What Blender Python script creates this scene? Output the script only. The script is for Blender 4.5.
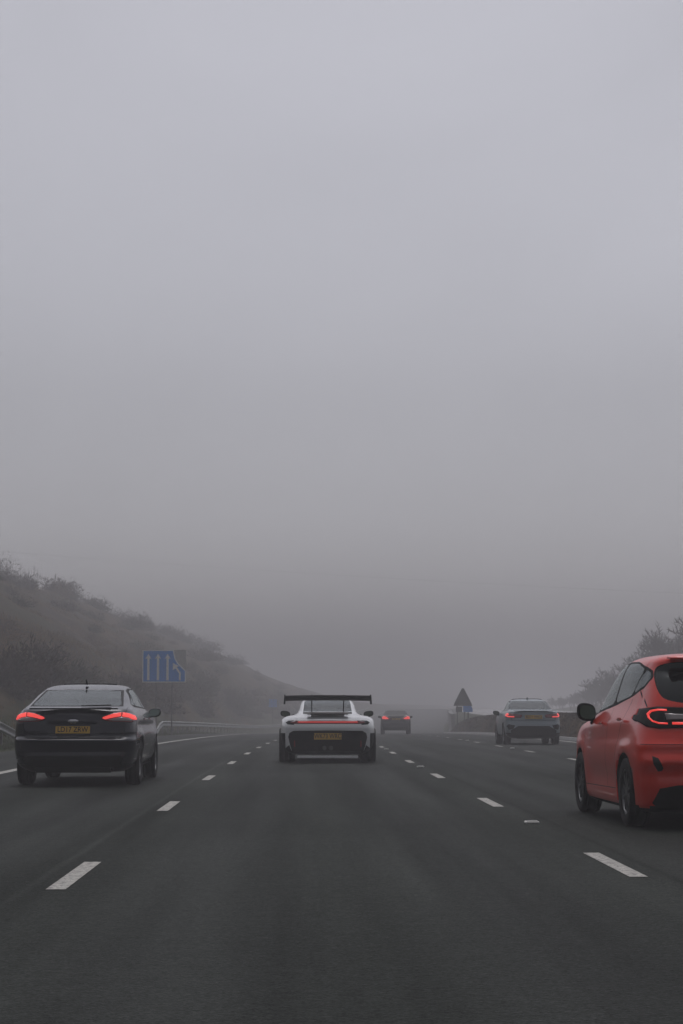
import bpy, bmesh, math, random
import numpy as np
from mathutils import Vector, Matrix, noise
R = math.radians
rnd = random.Random(7)
for o in list(bpy.data.objects):
    bpy.data.objects.remove(o)
SC = bpy.context.scene
COL = SC.collection

# ------------------------------------------------------------------ camera, world, sun, exposure
CAM_H = 1.086
cd = bpy.data.cameras.new('camera'); cam = bpy.data.objects.new('camera', cd); COL.objects.link(cam)
cd.sensor_fit = 'VERTICAL'; cd.sensor_height = 36.0; cd.lens = 1950 / 1024 * 36.0
cd.clip_start = 0.1; cd.clip_end = 6000
cam.location = (0, 0, CAM_H)
cam.rotation_euler = (R(90 + 5.74), 0, R(-1.16))
SC.camera = cam

w = bpy.data.worlds.new('World'); SC.world = w; w.use_nodes = True
nt = w.node_tree; nt.nodes.clear()
SUN_EL, SUN_ROT = R(74), R(8)
sky = nt.nodes.new('ShaderNodeTexSky'); sky.sky_type = 'NISHITA'; sky.sun_disc = False
sky.sun_elevation = SUN_EL; sky.sun_rotation = SUN_ROT
sky.air_density = 1.0; sky.dust_density = 6.0; sky.ozone_density = 1.0
hs = nt.nodes.new('ShaderNodeHueSaturation'); hs.inputs['Saturation'].default_value = 0.16
tc = nt.nodes.new('ShaderNodeTexCoord'); sx = nt.nodes.new('ShaderNodeVectorMath'); sx.operation = 'DOT_PRODUCT'; sx.inputs[1].default_value = Vector((.08, .97, .10)).normalized()
mr = nt.nodes.new('ShaderNodeMapRange')
mr.inputs['From Min'].default_value = -0.1; mr.inputs['From Max'].default_value = 0.95
mr.inputs['To Min'].default_value = 0.50; mr.inputs['To Max'].default_value = 0.84
mx = nt.nodes.new('ShaderNodeMix'); mx.data_type = 'RGBA'; mx.blend_type = 'MULTIPLY'; mx.inputs[0].default_value = 1
tint = nt.nodes.new('ShaderNodeMix'); tint.data_type = 'RGBA'; tint.blend_type = 'MULTIPLY'; tint.inputs[0].default_value = 1
tint.inputs[7].default_value = (0.99, 0.98, 1.05, 1)
bg = nt.nodes.new('ShaderNodeBackground'); bg.inputs['Strength'].default_value = 0.15
wo = nt.nodes.new('ShaderNodeOutputWorld')
L = nt.links.new
L(sky.outputs[0], hs.inputs['Color']); L(tc.outputs['Generated'], sx.inputs[0]); L(sx.outputs['Value'], mr.inputs['Value']); mr.interpolation_type = 'SMOOTHSTEP'
L(hs.outputs[0], mx.inputs[6]); L(mr.outputs[0], mx.inputs[7]); L(mx.outputs[2], tint.inputs[6])
cn = nt.nodes.new('ShaderNodeTexNoise'); cn.inputs['Scale'].default_value = 3.2; cn.inputs['Detail'].default_value = 4; cn.inputs['Distortion'].default_value = .6
cr = nt.nodes.new('ShaderNodeMapRange'); cr.inputs[1].default_value = .3; cr.inputs[2].default_value = .7; cr.inputs[3].default_value = .93; cr.inputs[4].default_value = 1.07
cm_ = nt.nodes.new('ShaderNodeMix'); cm_.data_type = 'RGBA'; cm_.blend_type = 'MULTIPLY'; cm_.inputs[0].default_value = 1
L(tc.outputs['Generated'], cn.inputs['Vector']); L(cn.outputs[0], cr.inputs[0]); L(tint.outputs[2], cm_.inputs[6]); L(cr.outputs[0], cm_.inputs[7])
# cloud base glows a little more towards the horizon than a clear sky would
sz = nt.nodes.new('ShaderNodeSeparateXYZ'); zr = nt.nodes.new('ShaderNodeMapRange'); zr.interpolation_type = 'SMOOTHSTEP'
zr.inputs[1].default_value = 0.0; zr.inputs[2].default_value = 0.17; zr.inputs[3].default_value = 2.0; zr.inputs[4].default_value = 1.0
z2 = nt.nodes.new('ShaderNodeMapRange'); z2.interpolation_type = 'SMOOTHSTEP'; z2.inputs[1].default_value = .2; z2.inputs[2].default_value = .42; z2.inputs[3].default_value = 1.15; z2.inputs[4].default_value = 1.0
zz = nt.nodes.new('ShaderNodeMath'); zz.operation = 'MULTIPLY'
zm = nt.nodes.new('ShaderNodeMix'); zm.data_type = 'RGBA'; zm.blend_type = 'MULTIPLY'; zm.inputs[0].default_value = 1
L(tc.outputs['Generated'], sz.inputs[0]); L(sz.outputs['Z'], zr.inputs[0]); L(cm_.outputs[2], zm.inputs[6]); L(sz.outputs['Z'], z2.inputs[0]); L(zr.outputs[0], zz.inputs[0]); L(z2.outputs[0], zz.inputs[1]); L(zz.outputs[0], zm.inputs[7])
L(zm.outputs[2], bg.inputs['Color']); L(bg.outputs[0], wo.inputs['Surface'])

sd = bpy.data.lights.new('sun', 'SUN'); sd.energy = 0.5; sd.angle = R(40); sd.color = (1.0, 0.97, 0.94)
sun = bpy.data.objects.new('sun', sd); COL.objects.link(sun)
sun.rotation_euler = (-(R(90) - SUN_EL), 0, -SUN_ROT)   # light comes from ahead, high, slightly right

SC.view_settings.view_transform = 'Standard'
try: SC.view_settings.look = 'None'
except Exception: pass
SC.view_settings.exposure = -0.18
SC.view_settings.gamma = 1.0
SC.view_settings.use_curve_mapping = False
SC.render.engine = 'CYCLES'
SC.cycles.use_denoising = True
SC.cycles.max_bounces = 6; SC.cycles.volume_bounces = 2; SC.cycles.transparent_max_bounces = 12
SC.cycles.volume_step_rate = 4.0; SC.cycles.volume_max_steps = 64

# ------------------------------------------------------------------ materials
MATS = {}
def mat(name, col, rough=0.6, metal=0.0, coat=0.0, emit=None, estr=0.0, spec=0.5, nz=0.0, nscale=40.0, bump=0.0):
    if name in MATS: return MATS[name]
    m = bpy.data.materials.new(name); m.use_nodes = True; MATS[name] = m
    n = m.node_tree; b = n.nodes['Principled BSDF']
    b.inputs['Base Color'].default_value = (*col, 1); b.inputs['Roughness'].default_value = rough
    b.inputs['Metallic'].default_value = metal; b.inputs['Coat Weight'].default_value = coat
    b.inputs['Coat Roughness'].default_value = 0.06; b.inputs['Specular IOR Level'].default_value = spec
    if emit: b.inputs['Emission Color'].default_value = (*emit, 1); b.inputs['Emission Strength'].default_value = estr
    if nz or bump:
        t = n.nodes.new('ShaderNodeTexCoord'); no = n.nodes.new('ShaderNodeTexNoise')
        no.inputs['Scale'].default_value = nscale; no.inputs['Detail'].default_value = 6
        n.links.new(t.outputs['Object'], no.inputs['Vector'])
        if nz:
            r = n.nodes.new('ShaderNodeMapRange'); r.inputs['From Min'].default_value = .3; r.inputs['From Max'].default_value = .7
            r.inputs['To Min'].default_value = 1 - nz; r.inputs['To Max'].default_value = 1 + nz
            x = n.nodes.new('ShaderNodeMix'); x.data_type = 'RGBA'; x.blend_type = 'MULTIPLY'; x.inputs[0].default_value = 1
            x.inputs[6].default_value = (*col, 1)
            n.links.new(no.outputs[0], r.inputs[0]); n.links.new(r.outputs[0], x.inputs[7]); n.links.new(x.outputs[2], b.inputs['Base Color'])
        if bump:
            bp = n.nodes.new('ShaderNodeBump'); bp.inputs['Strength'].default_value = bump; bp.inputs['Distance'].default_value = 0.02
            n.links.new(no.outputs[0], bp.inputs['Height']); n.links.new(bp.outputs[0], b.inputs['Normal'])
    return m

def glass_mat(name, tintc, ior=1.5):
    m = bpy.data.materials.new(name); m.use_nodes = True; MATS[name] = m
    n = m.node_tree; n.nodes.clear()
    tr = n.nodes.new('ShaderNodeBsdfTransparent'); tr.inputs[0].default_value = (*tintc, 1)
    gl = n.nodes.new('ShaderNodeBsdfGlossy'); gl.inputs['Roughness'].default_value = 0.04
    gl.inputs['Color'].default_value = (.9, .95, .95, 1)
    fr = n.nodes.new('ShaderNodeFresnel'); fr.inputs[0].default_value = ior
    ms = n.nodes.new('ShaderNodeMixShader'); o = n.nodes.new('ShaderNodeOutputMaterial')
    n.links.new(fr.outputs[0], ms.inputs[0]); n.links.new(tr.outputs[0], ms.inputs[1]); n.links.new(gl.outputs[0], ms.inputs[2])
    n.links.new(ms.outputs[0], o.inputs[0])
    return m

def asphalt_mat():
    m = bpy.data.materials.new('asphalt'); m.use_nodes = True; n = m.node_tree; b = n.nodes['Principled BSDF']
    N = n.nodes.new; K = n.links.new
    uv = N('ShaderNodeUVMap'); uv.uv_map = 'UVMap'
    sp = N('ShaderNodeSeparateXYZ'); K(uv.outputs[0], sp.inputs[0])
    def noise_(scale, det, vec=None, rough=.5):
        t = N('ShaderNodeTexNoise'); t.inputs['Scale'].default_value = scale; t.inputs['Detail'].default_value = det; t.inputs['Roughness'].default_value = rough
        K(vec or uv.outputs[0], t.inputs['Vector']); return t
    def rng(src, a, b_, c, d):
        r = N('ShaderNodeMapRange'); r.inputs[1].default_value = a; r.inputs[2].default_value = b_; r.inputs[3].default_value = c; r.inputs[4].default_value = d
        K(src, r.inputs[0]); return r.outputs[0]
    def math_(op, x, y):
        q = N('ShaderNodeMath'); q.operation = op
        for i, v in enumerate((x, y)):
            if isinstance(v, (int, float)): q.inputs[i].default_value = v
            else: K(v, q.inputs[i])
        return q.outputs[0]
    fine = noise_(38, 4, rough=.85); mid = noise_(6, 5)
    mp = N('ShaderNodeMapping'); mp.inputs['Scale'].default_value = (1.0, 0.035, 1); K(uv.outputs[0], mp.inputs[0])
    streak = noise_(1.6, 4, mp.outputs[0]); patch = noise_(0.12, 3)
    agg = N('ShaderNodeTexVoronoi'); agg.inputs['Scale'].default_value = 95; K(uv.outputs[0], agg.inputs['Vector'])
    v = math_('MULTIPLY', rng(fine.outputs[0], .3, .7, .4, 1.65), rng(mid.outputs[0], .3, .7, .9, 1.1))
    v = math_('MULTIPLY', v, rng(streak.outputs[0], .35, .65, .74, 1.26))
    v = math_('MULTIPLY', v, rng(patch.outputs[0], .35, .65, .86, 1.14))
    v = math_('MULTIPLY', v, rng(noise_(17, 5, rough=.8).outputs[0], .35, .65, .80, 1.22))
    v = math_('MULTIPLY', v, rng(agg.outputs['Color'], 0, 1, .75, 1.3))
    # wheel tracks: polished, a little darker. lane pitch 3.65, tracks at +-0.8 of the lane centre
    ph = math_('MULTIPLY', math_('ADD', sp.outputs[0], 1.54), 2 * math.pi * 2 / 3.65)
    tr = math_('COSINE', ph, 0)
    v = math_('MULTIPLY', v, rng(tr, -1, 1, .88, 1.12))
    # longitudinal joints in the surfacing
    for u0, wd, amt in ((-1.66, .022, .45), (2.38, .02, -.22), (-5.0, .02, .3), (5.95, .02, .25), (1.1, .012, -.12)):
        wob = math_('MULTIPLY', math_('SUBTRACT', noise_(.5, 2).outputs[0], .5), .05)
        dd = math_('ABSOLUTE', math_('SUBTRACT', math_('ADD', sp.outputs[0], wob), u0), 0)
        band = rng(dd, 0, wd * 2.2, 1, 0)
        v = math_('MULTIPLY', v, math_('ADD', math_('MULTIPLY', band, amt), 1))
    c = N('ShaderNodeMix'); c.data_type = 'RGBA'; c.blend_type = 'MULTIPLY'; c.inputs[0].default_value = 1
    c.inputs[6].default_value = (.0178, .0208, .0176, 1); K(v, c.inputs[7]); K(c.outputs[2], b.inputs['Base Color'])
    K(rng(tr, -1, 1, .68, .80), b.inputs['Roughness'])
    K(math_('MULTIPLY', v, .10), b.inputs['Specular IOR Level'])
    bp = N('ShaderNodeBump'); bp.inputs['Strength'].default_value = .8; bp.inputs['Distance'].default_value = .006
    K(math_('ADD', fine.outputs[0], agg.outputs['Distance']), bp.inputs['Height']); K(bp.outputs[0], b.inputs['Normal'])
    return m

def paintline_mat():
    m = bpy.data.materials.new('road_paint'); m.use_nodes = True; n = m.node_tree; b = n.nodes['Principled BSDF']
    t = n.nodes.new('ShaderNodeTexCoord'); a = n.nodes.new('ShaderNodeTexNoise'); a.inputs['Scale'].default_value = 9; a.inputs['Detail'].default_value = 8; a.inputs['Roughness'].default_value = .7
    n.links.new(t.outputs['Object'], a.inputs['Vector'])
    r = n.nodes.new('ShaderNodeValToRGB'); e = r.color_ramp.elements
    e[0].position = .3; e[0].color = (.20, .195, .175, 1); e[1].position = .55; e[1].color = (.44, .425, .38, 1)
    n.links.new(a.outputs[0], r.inputs[0]); b.inputs['Roughness'].default_value = .6
    f = n.nodes.new('ShaderNodeTexNoise'); f.inputs['Scale'].default_value = 26; f.inputs['Detail'].default_value = 5; f.inputs['Roughness'].default_value = .8
    n.links.new(t.outputs['Object'], f.inputs['Vector'])
    g = n.nodes.new('ShaderNodeMapRange'); g.inputs[1].default_value = .42; g.inputs[2].default_value = .50; g.inputs[3].default_value = .8; g.inputs[4].default_value = 0
    n.links.new(f.outputs[0], g.inputs[0])
    mm = n.nodes.new('ShaderNodeMix'); mm.data_type = 'RGBA'; n.links.new(g.outputs[0], mm.inputs[0]); n.links.new(r.outputs[0], mm.inputs[6]); mm.inputs[7].default_value = (.035, .035, .032, 1)
    n.links.new(mm.outputs[2], b.inputs['Base Color'])
    return m

def ground_mat():
    m = bpy.data.materials.new('rough_ground'); m.use_nodes = True; n = m.node_tree; b = n.nodes['Principled BSDF']
    N = n.nodes.new; K = n.links.new
    t = N('ShaderNodeTexCoord')
    def nz(s, d, r=.6):
        a = N('ShaderNodeTexNoise'); a.inputs['Scale'].default_value = s; a.inputs['Detail'].default_value = d; a.inputs['Roughness'].default_value = r
        K(t.outputs['Object'], a.inputs['Vector']); return a.outputs[0]
    r1 = N('ShaderNodeValToRGB'); e = r1.color_ramp.elements
    e[0].position = .38; e[0].color = (.009, .006, .003, 1); e[1].position = .62; e[1].color = (.088, .049, .017, 1)
    x = e.new(.5); x.color = (.036, .020, .008, 1)
    K(nz(.16, 8, .65), r1.inputs[0])
    r2 = N('ShaderNodeValToRGB'); e = r2.color_ramp.elements
    e[0].position = .45; e[0].color = (0, 0, 0, 1); e[1].position = .6; e[1].color = (1, 1, 1, 1)
    K(nz(.09, 6), r2.inputs[0])
    mxx = N('ShaderNodeMix'); mxx.data_type = 'RGBA'; K(r2.outputs[0], mxx.inputs[0]); K(r1.outputs[0], mxx.inputs[6]); mxx.inputs[7].default_value = (.034, .031, .012, 1)
    # verge grass: colour attribute painted from the distance to the carriageway
    at = N('ShaderNodeAttribute'); at.attribute_name = 'verge'
    m2 = N('ShaderNodeMix'); m2.data_type = 'RGBA'; K(at.outputs['Fac'], m2.inputs[0]); K(mxx.outputs[2], m2.inputs[6]); m2.inputs[7].default_value = (.030, .040, .012, 1)
    fn = N('ShaderNodeMapRange'); fn.inputs[1].default_value = .3; fn.inputs[2].default_value = .7; fn.inputs[3].default_value = .55; fn.inputs[4].default_value = 1.5
    K(nz(3.0, 8, .8), fn.inputs[0])
    m3 = N('ShaderNodeMix'); m3.data_type = 'RGBA'; m3.blend_type = 'MULTIPLY'; m3.inputs[0].default_value = 1
    K(m2.outputs[2], m3.inputs[6]); K(fn.outputs[0], m3.inputs[7]); K(m3.outputs[2], b.inputs['Base Color'])
    b.inputs['Roughness'].default_value = .95; b.inputs['Specular IOR Level'].default_value = .1
    bp = N('ShaderNodeBump'); bp.inputs['Strength'].default_value = 1; bp.inputs['Distance'].default_value = .15
    K(nz(4, 8, .8), bp.inputs['Height']); K(bp.outputs[0], b.inputs['Normal'])
    return m

M_ASPH = asphalt_mat(); M_PAINT = paintline_mat(); M_GROUND = ground_mat()
M_CONC = mat('pale_concrete', (.33, .33, .33), .8, nz=.15, nscale=1.5)
M_GALV = mat('galvanised_steel', (.26, .27, .27), .55, .5, nz=.12, nscale=6)
M_POST = mat('weathered_post', (.09, .09, .085), .7)
M_BLACK = mat('black_plastic', (.006, .006, .006), .6, spec=.2)
M_INT = mat('dark_interior', (.01, .01, .011), .8)
M_TYRE = mat('tyre_rubber', (.008, .008, .008), .85, nz=.3, nscale=30)
M_CHROME = mat('chrome', (.6, .6, .62), .15, 1.0)
M_LIT = mat('lit_tail_lamp', (.5, .02, .02), .3, emit=(1.0, .075, .06), estr=.28)
M_LITHOT = mat('lit_brake_lamp', (.6, .04, .03), .3, emit=(1.0, .085, .075), estr=.95)
M_REDDIM = mat('red_lens', (.22, .01, .012), .12, coat=1)
M_CLEAR = mat('clear_lens', (.28, .25, .25), .15, coat=1)
M_PLATE = mat('yellow_plate', (.66, .40, .05), .5)
M_LET = mat('plate_lettering', (.01, .01, .01), .5)
M_GLASS = glass_mat('window_glass', (.80, .85, .84)); M_PRIV = glass_mat('privacy_glass', (.10, .11, .11))
M_BARK = mat('wet_bark', (.035, .029, .024), .9, nz=.3, nscale=3)
M_TWIG = mat('bare_twigs', (.030, .025, .019), .9)
M_HEATH = mat('heather_twigs', (.034, .019, .009), .9, nz=.4, nscale=1.5)
M_GORSE = mat('gorse_needles', (.026, .032, .015), .9, nz=.4, nscale=1.5)
M_BRACK = mat('dead_bracken', (.12, .075, .038), .95, nz=.4, nscale=1.5)
M_DRYG = mat('dry_grass', (.13, .085, .036), .9, nz=.35, nscale=.6)
M_GRN = mat('verge_grass', (.05, .065, .022), .9, nz=.35, nscale=.6)

for m_ in (M_BARK, M_TWIG, M_HEATH, M_GORSE, M_BRACK, M_DRYG, M_GRN):
    m_.node_tree.nodes['Principled BSDF'].inputs['Specular IOR Level'].default_value = .08
# ------------------------------------------------------------------ helpers
def tag(o, label=None, cat=None, group=None, kind=None):
    if label: o['label'] = label
    if cat: o['category'] = cat
    if group: o['group'] = group
    if kind: o['kind'] = kind
    return o
def empty(name, loc=(0, 0, 0), rz=0, **k):
    o = bpy.data.objects.new(name, None); COL.objects.link(o); o.location = loc; o.rotation_euler = (0, 0, rz)
    o.empty_display_size = .2
    return tag(o, **k)
def link_mesh(name, me, mats, parent=None, smooth=False):
    o = bpy.data.objects.new(name, me); COL.objects.link(o)
    for m in (mats if isinstance(mats, (list, tuple)) else [mats]): me.materials.append(m)
    if smooth: me.polygons.foreach_set('use_smooth', [True] * len(me.polygons))
    if parent: o.parent = parent
    return o
def obj(name, bm, mats, parent=None, smooth=False):
    me = bpy.data.meshes.new(name); bm.normal_update(); bm.to_mesh(me); bm.free()
    return link_mesh(name, me, mats, parent, smooth)
def pydata(name, v, f, mats, parent=None, smooth=False):
    me = bpy.data.meshes.new(name); me.from_pydata(v, [], f); me.update()
    return link_mesh(name, me, mats, parent, smooth)
def box(bm, c, s, rot=None, bev=0.0):
    r = bmesh.ops.create_cube(bm, size=1, matrix=Matrix.Translation(c) @ (rot or Matrix()) @ Matrix.Diagonal((*s, 1)))
    if bev:
        es = list({e for v in r['verts'] for e in v.link_edges})
        bmesh.ops.bevel(bm, geom=es, offset=bev, segments=2, affect='EDGES')
def tube(bm, pts, rad, n=8, cap=True):
    rings = []
    for i, p in enumerate(pts):
        p = Vector(p); a = Vector(pts[max(0, i - 1)]); b = Vector(pts[min(len(pts) - 1, i + 1)])
        d = (b - a).normalized(); up = Vector((0, 0, 1)) if abs(d.z) < .9 else Vector((1, 0, 0))
        s = d.cross(up).normalized(); t = s.cross(d)
        r = rad[i] if isinstance(rad, (list, tuple)) else rad
        rings.append([bm.verts.new(p + (s * math.cos(2 * math.pi * k / n) + t * math.sin(2 * math.pi * k / n)) * r) for k in range(n)])
    for i in range(len(rings) - 1):
        for k in range(n):
            bm.faces.new((rings[i][k], rings[i][(k + 1) % n], rings[i + 1][(k + 1) % n], rings[i + 1][k]))
    if cap: bm.faces.new(rings[0][::-1]); bm.faces.new(rings[-1])
def prism(bm, pts, y0, y1, mi=0):
    a = [bm.verts.new((x, y0, z)) for x, z in pts]; b = [bm.verts.new((x, y1, z)) for x, z in pts]; n = len(pts)
    fs = [bm.faces.new(a), bm.faces.new(b[::-1])] + [bm.faces.new((a[i], b[i], b[(i + 1) % n], a[(i + 1) % n])) for i in range(n)]
    for f in fs: f.material_index = mi
    bmesh.ops.recalc_face_normals(bm, faces=fs)

# ------------------------------------------------------------------ road geometry: u = offset from the near road's axis, y = distance
def curve_x(y): return 0.0 if y < 20 else (y - 20) ** 2 / 6800.0
def heading(y): return 0.0 if y < 20 else math.atan((y - 20) / 3400.0)
def road_z(y):
    if y < 20: return 0.0
    if y < 145: return -(y - 20) ** 2 / 20000.0
    a = -125 ** 2 / 20000.0
    if y < 175: return a - .0125 * (y - 145)
    b = a - .0125 * 30
    if y < 400: return b - .0125 * (y - 175) + 1.585e-4 * (y - 175) ** 2 / 2
    c = b - .0125 * 225 + 1.585e-4 * 225 ** 2 / 2; s = .02316
    if y < 500: return c + s * (y - 400) - 3.2e-4 * (y - 400) ** 2 / 2
    return c + s * 100 - 3.2e-4 * 5000 - .0088 * (y - 500)
def P(u, y, dz=0.0): return (u * math.cos(heading(y)) + curve_x(y), y, road_z(y) + dz)
def lerp_tab(t, x):
    if x <= t[0][0]: return t[0][1]
    for (a, b), (c, d) in zip(t, t[1:]):
        if x <= c: return b + (d - b) * (x - a) / (c - a)
    return t[-1][1]
BANK = [(-900, 9), (-120, 10.5), (-80, 11.5), (-46, 13.8), (-37, 14.6), (-31, 12.4), (-25, 9.0), (-21.5, 7.0), (-19, 5.9), (-17, 5.3), (-15.4, 4.0), (-13.6, 2.3), (-12.0, .9), (-10.6, .22), (-9.6, .04), (-8.4, -.03), (-8, -.06)]
def opp_z(y): return lerp_tab([(-100, .75), (60, .62), (100, .42), (150, .42), (350, .85), (450, .7), (600, .2), (1000, -1)], y)
def ground_z(u, y):
    rz = road_z(y)
    if u <= -8:
        b = lerp_tab(BANK, u)
        if u < -12:
            k = min(1, (-12 - u) / 8)
            n1 = noise.fractal(Vector((u * .07, y * .022, 3.1)), 1.0, 2.0, 5)
            n2 = noise.fractal(Vector((u * .35, y * .2, 9.1)), 1.0, 2.0, 4)
            b += k * (1.3 * n1 + .35 * n2)
            b += .9 * math.exp(-((u + 17.5) / 2.2) ** 2) * (noise.noise(Vector((y * .05, 1, 1))) - .1)
            b -= max(0, (u + 40 > 0) * 0)
        f = lerp_tab([(0, 1), (200, 1), (300, .93), (370, .78), (450, .5), (600, .2), (1000, .1)], y)
        return rz + b * f if u > -12 else lerp_tab([(-900, 0), (-20, 0), (-12, rz)], u) + b * f
    if u < 10.4: return rz - .06
    oz = opp_z(y)
    if u < 12.6:
        return rz - .06 + (oz - .08 - rz + .06) * (u - 10.4) / 2.2
    if u < 27.5: return oz - .06
    b = lerp_tab([(27.5, 0), (30, .3), (34, 1.6), (42, 4.0), (60, 5.5), (120, 5.5), (900, 8)], u)
    n1 = noise.fractal(Vector((u * .05, y * .02, 5.1)), 1.0, 2.0, 5) * min(1, (u - 27.5) / 10)
    f = lerp_tab([(0, 1), (180, 1), (320, .5), (450, .15), (1000, 0)], y)
    return oz - .06 + (b + n1) * f

ys = list(np.arange(-200, 20, 10)) + list(np.arange(20, 240, 2)) + list(np.arange(240, 480, 5)) + list(np.arange(480, 1500, 40))
ys = [float(a) for a in ys]
us = [-900, -600, -400, -250, -160, -110, -80, -65, -55, -50] + list(np.arange(-46, -12, .9)) + [-12, -11.3, -10.6, -10, -9.6, -9, -8.4, -8, 0, 10.3, 10.4, 11, 11.8, 12.6, 13, 20, 27, 27.5, 28.5, 30, 32, 34, 36, 38, 40, 43, 47, 52, 60, 75, 100, 140, 200, 300, 500, 900]
us = [float(a) for a in us]
V = []; F = []; A = []
for y in ys:
    for u in us:
        V.append((u * (1 if abs(u) > 60 else math.cos(heading(y))) + curve_x(min(y, 700)) + (0 if y < 700 else (y - 700) * .2), y, ground_z(u, y)))
        j = noise.noise(Vector((u * .3, y * .05, 0))) * 1.5
        A.append(max(0, min(1, (u + 13.0 + j) / 1.5)) if u < 0 else (max(0, min(1, (33 + j - u) / 3))))
nu = len(us)
for i in range(len(ys) - 1):
    for k in range(nu - 1):
        F.append((i * nu + k, i * nu + k + 1, (i + 1) * nu + k + 1, (i + 1) * nu + k))
g = pydata('ground', V, F, M_GROUND, smooth=True); tag(g, kind='structure')
at = g.data.attributes.new('verge', 'FLOAT', 'POINT'); at.data.foreach_set('value', A)

def ribbon(name, ranges, mats, h=0.0, step=2.0, thick=0.0):
    """ranges: (u0, u1, ya, yb) strips that lie on the carriageway."""
    V = []; F = []; UV = []
    for (u0, u1, ya, yb) in ranges:
        n = max(1, int(math.ceil((yb - ya) / step))); k0 = len(V)
        for i in range(n + 1):
            y = ya + (yb - ya) * i / n
            a0 = u0(y) if callable(u0) else u0; a1 = u1(y) if callable(u1) else u1
            hh = h(y) if callable(h) else h
            for a in (a0, a1):
                p = P(a, y, hh); V.append(p); UV.append((a, y))
        for i in range(n): F.append((k0 + 2 * i, k0 + 2 * i + 1, k0 + 2 * i + 3, k0 + 2 * i + 2))
    o = pydata(name, V, F, mats)
    uvl = o.data.uv_layers.new(name='UVMap')
    for l in o.data.loops: uvl.data[l.index].uv = UV[l.vertex_index]
    return o
road = ribbon('road', [(-7.9, 10.3, -200, 240), (-7.9, 10.3, 240, 1300)], M_ASPH, 0.0, 2.0); tag(road, kind='structure')
EDGE_R = lambda y: lerp_tab([(0, 9.2), (75, 9.2), (155, 8.35), (1000, 8.35)], y)
def dashes(u, y0, n0, n1): return [(u - .06, u + .06, y0 + 9 * k - 1.05, y0 + 9 * k + 1.05) for k in range(n0, n1)]
rg = dashes(-1.475, 12.95, -4, 60) + dashes(2.175, 13.75, -4, 60) + dashes(5.825, 6.3, -4, 60)
tag(ribbon('lane_markings', rg, M_PAINT, .004, 1.05), kind='structure')
tag(ribbon('edge_lines', [(-5.225, -5.025, -200, 240), (-5.225, -5.025, 240, 420), (lambda y: EDGE_R(y), lambda y: EDGE_R(y) + .2, -200, 172)], M_PAINT, .004), kind='structure')
# opposite carriageway: pale concrete road behind the central bank
V = []; F = []
yy = [float(a) for a in np.arange(-200, 700, 5)]
for y in yy:
    for u in (12.6, 27.4):
        p = P(u, y); V.append((p[0], y, opp_z(y) - .01))
for i in range(len(yy) - 1): F.append((2 * i, 2 * i + 1, 2 * i + 3, 2 * i + 2))
tag(pydata('opposite_carriageway', V, F, M_CONC), kind='structure')
# kerb / drainage channel on the right
KU = lambda y: EDGE_R(y) + .72
bm = bmesh.new(); prev = None
for y in np.arange(-100, 175, 3.0):
    y = float(y); k = KU(y)
    cs = [bm.verts.new(P(k, y, .002)), bm.verts.new(P(k + .03, y, .11)), bm.verts.new(P(k + .22, y, .11)), bm.verts.new(P(k + .23, y, -.04))]
    if prev:
        for a in range(3): bm.faces.new((prev[a], prev[a + 1], cs[a + 1], cs[a]))
    prev = cs
tag(obj('kerb', bm, M_CONC), kind='structure')

# ------------------------------------------------------------------ central bank (grassy mound) and retaining wall
bm = bmesh.new(); prev = None
for y in list(np.arange(-60, 130, 2.0)) + list(np.arange(130, 167.8, 1.0)):
    y = float(y)
    k = KU(y) + .24
    e = lerp_tab([(75, 1), (120, 1.16)], y) * (1.0 if y < 132 else math.sqrt(max(0.001, 1 - ((y - 132) / 36) ** 2)))
    H = (1.02 + .10 * noise.noise(Vector((y * .12, 0, 2)))) * e
    cs = []
    wd = [(0, .02), (.10, .35), (.32, .74), (.62, .94), (1.1, 1.0), (1.9, .97), (2.6, .8), (3.2, .3), (3.6, -.2)]
    for j, (du, hh) in enumerate(wd):
        n_ = .10 * noise.fractal(Vector((y * .5, du * 2, 4.4)), 1, 2, 4) if 0 < j < 8 else 0
        cs.append(bm.verts.new(P(k + du + n_ * .5, y, hh * H + n_)))
    if prev:
        for a in range(len(wd) - 1): bm.faces.new((prev[a], prev[a + 1], cs[a + 1], cs[a]))
    prev = cs
bm.faces.new(prev)
o = obj('grass_bank', bm, M_GROUND, smooth=True)
at = o.data.attributes.new('verge', 'FLOAT', 'POINT'); at.data.foreach_set('value', [.0] * len(o.data.vertices))
tag(o, 'low dark grassy bank between the carriageways, ending in a rounded tip by the triangular sign', 'bank')
bm = bmesh.new(); prev = None
for y in np.arange(168, 470, 5.0):
    y = float(y); k = KU(y) + .25 + lerp_tab([(168, .3), (250, 1.9), (400, .6)], y); t = opp_z(y) + .12
    x, _, z = P(k, y); x2 = P(k + .35, y)[0]
    cs = [bm.verts.new(c) for c in ((x, y, z - .1), (x, y, t), (x2, y, t + .01), (x2, y, z - .1))]
    if prev:
        for a in range(3): bm.faces.new((prev[a], prev[a + 1], cs[a + 1], cs[a]))
    else: bm.faces.new(cs[::-1])
    prev = cs
bm.faces.new(prev)
tag(obj('retaining_wall', bm, mat('weathered_concrete', (.2, .2, .2), .85, nz=.2, nscale=1)), 'long pale concrete wall fading into fog beyond the tip of the central bank', 'wall')

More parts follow.
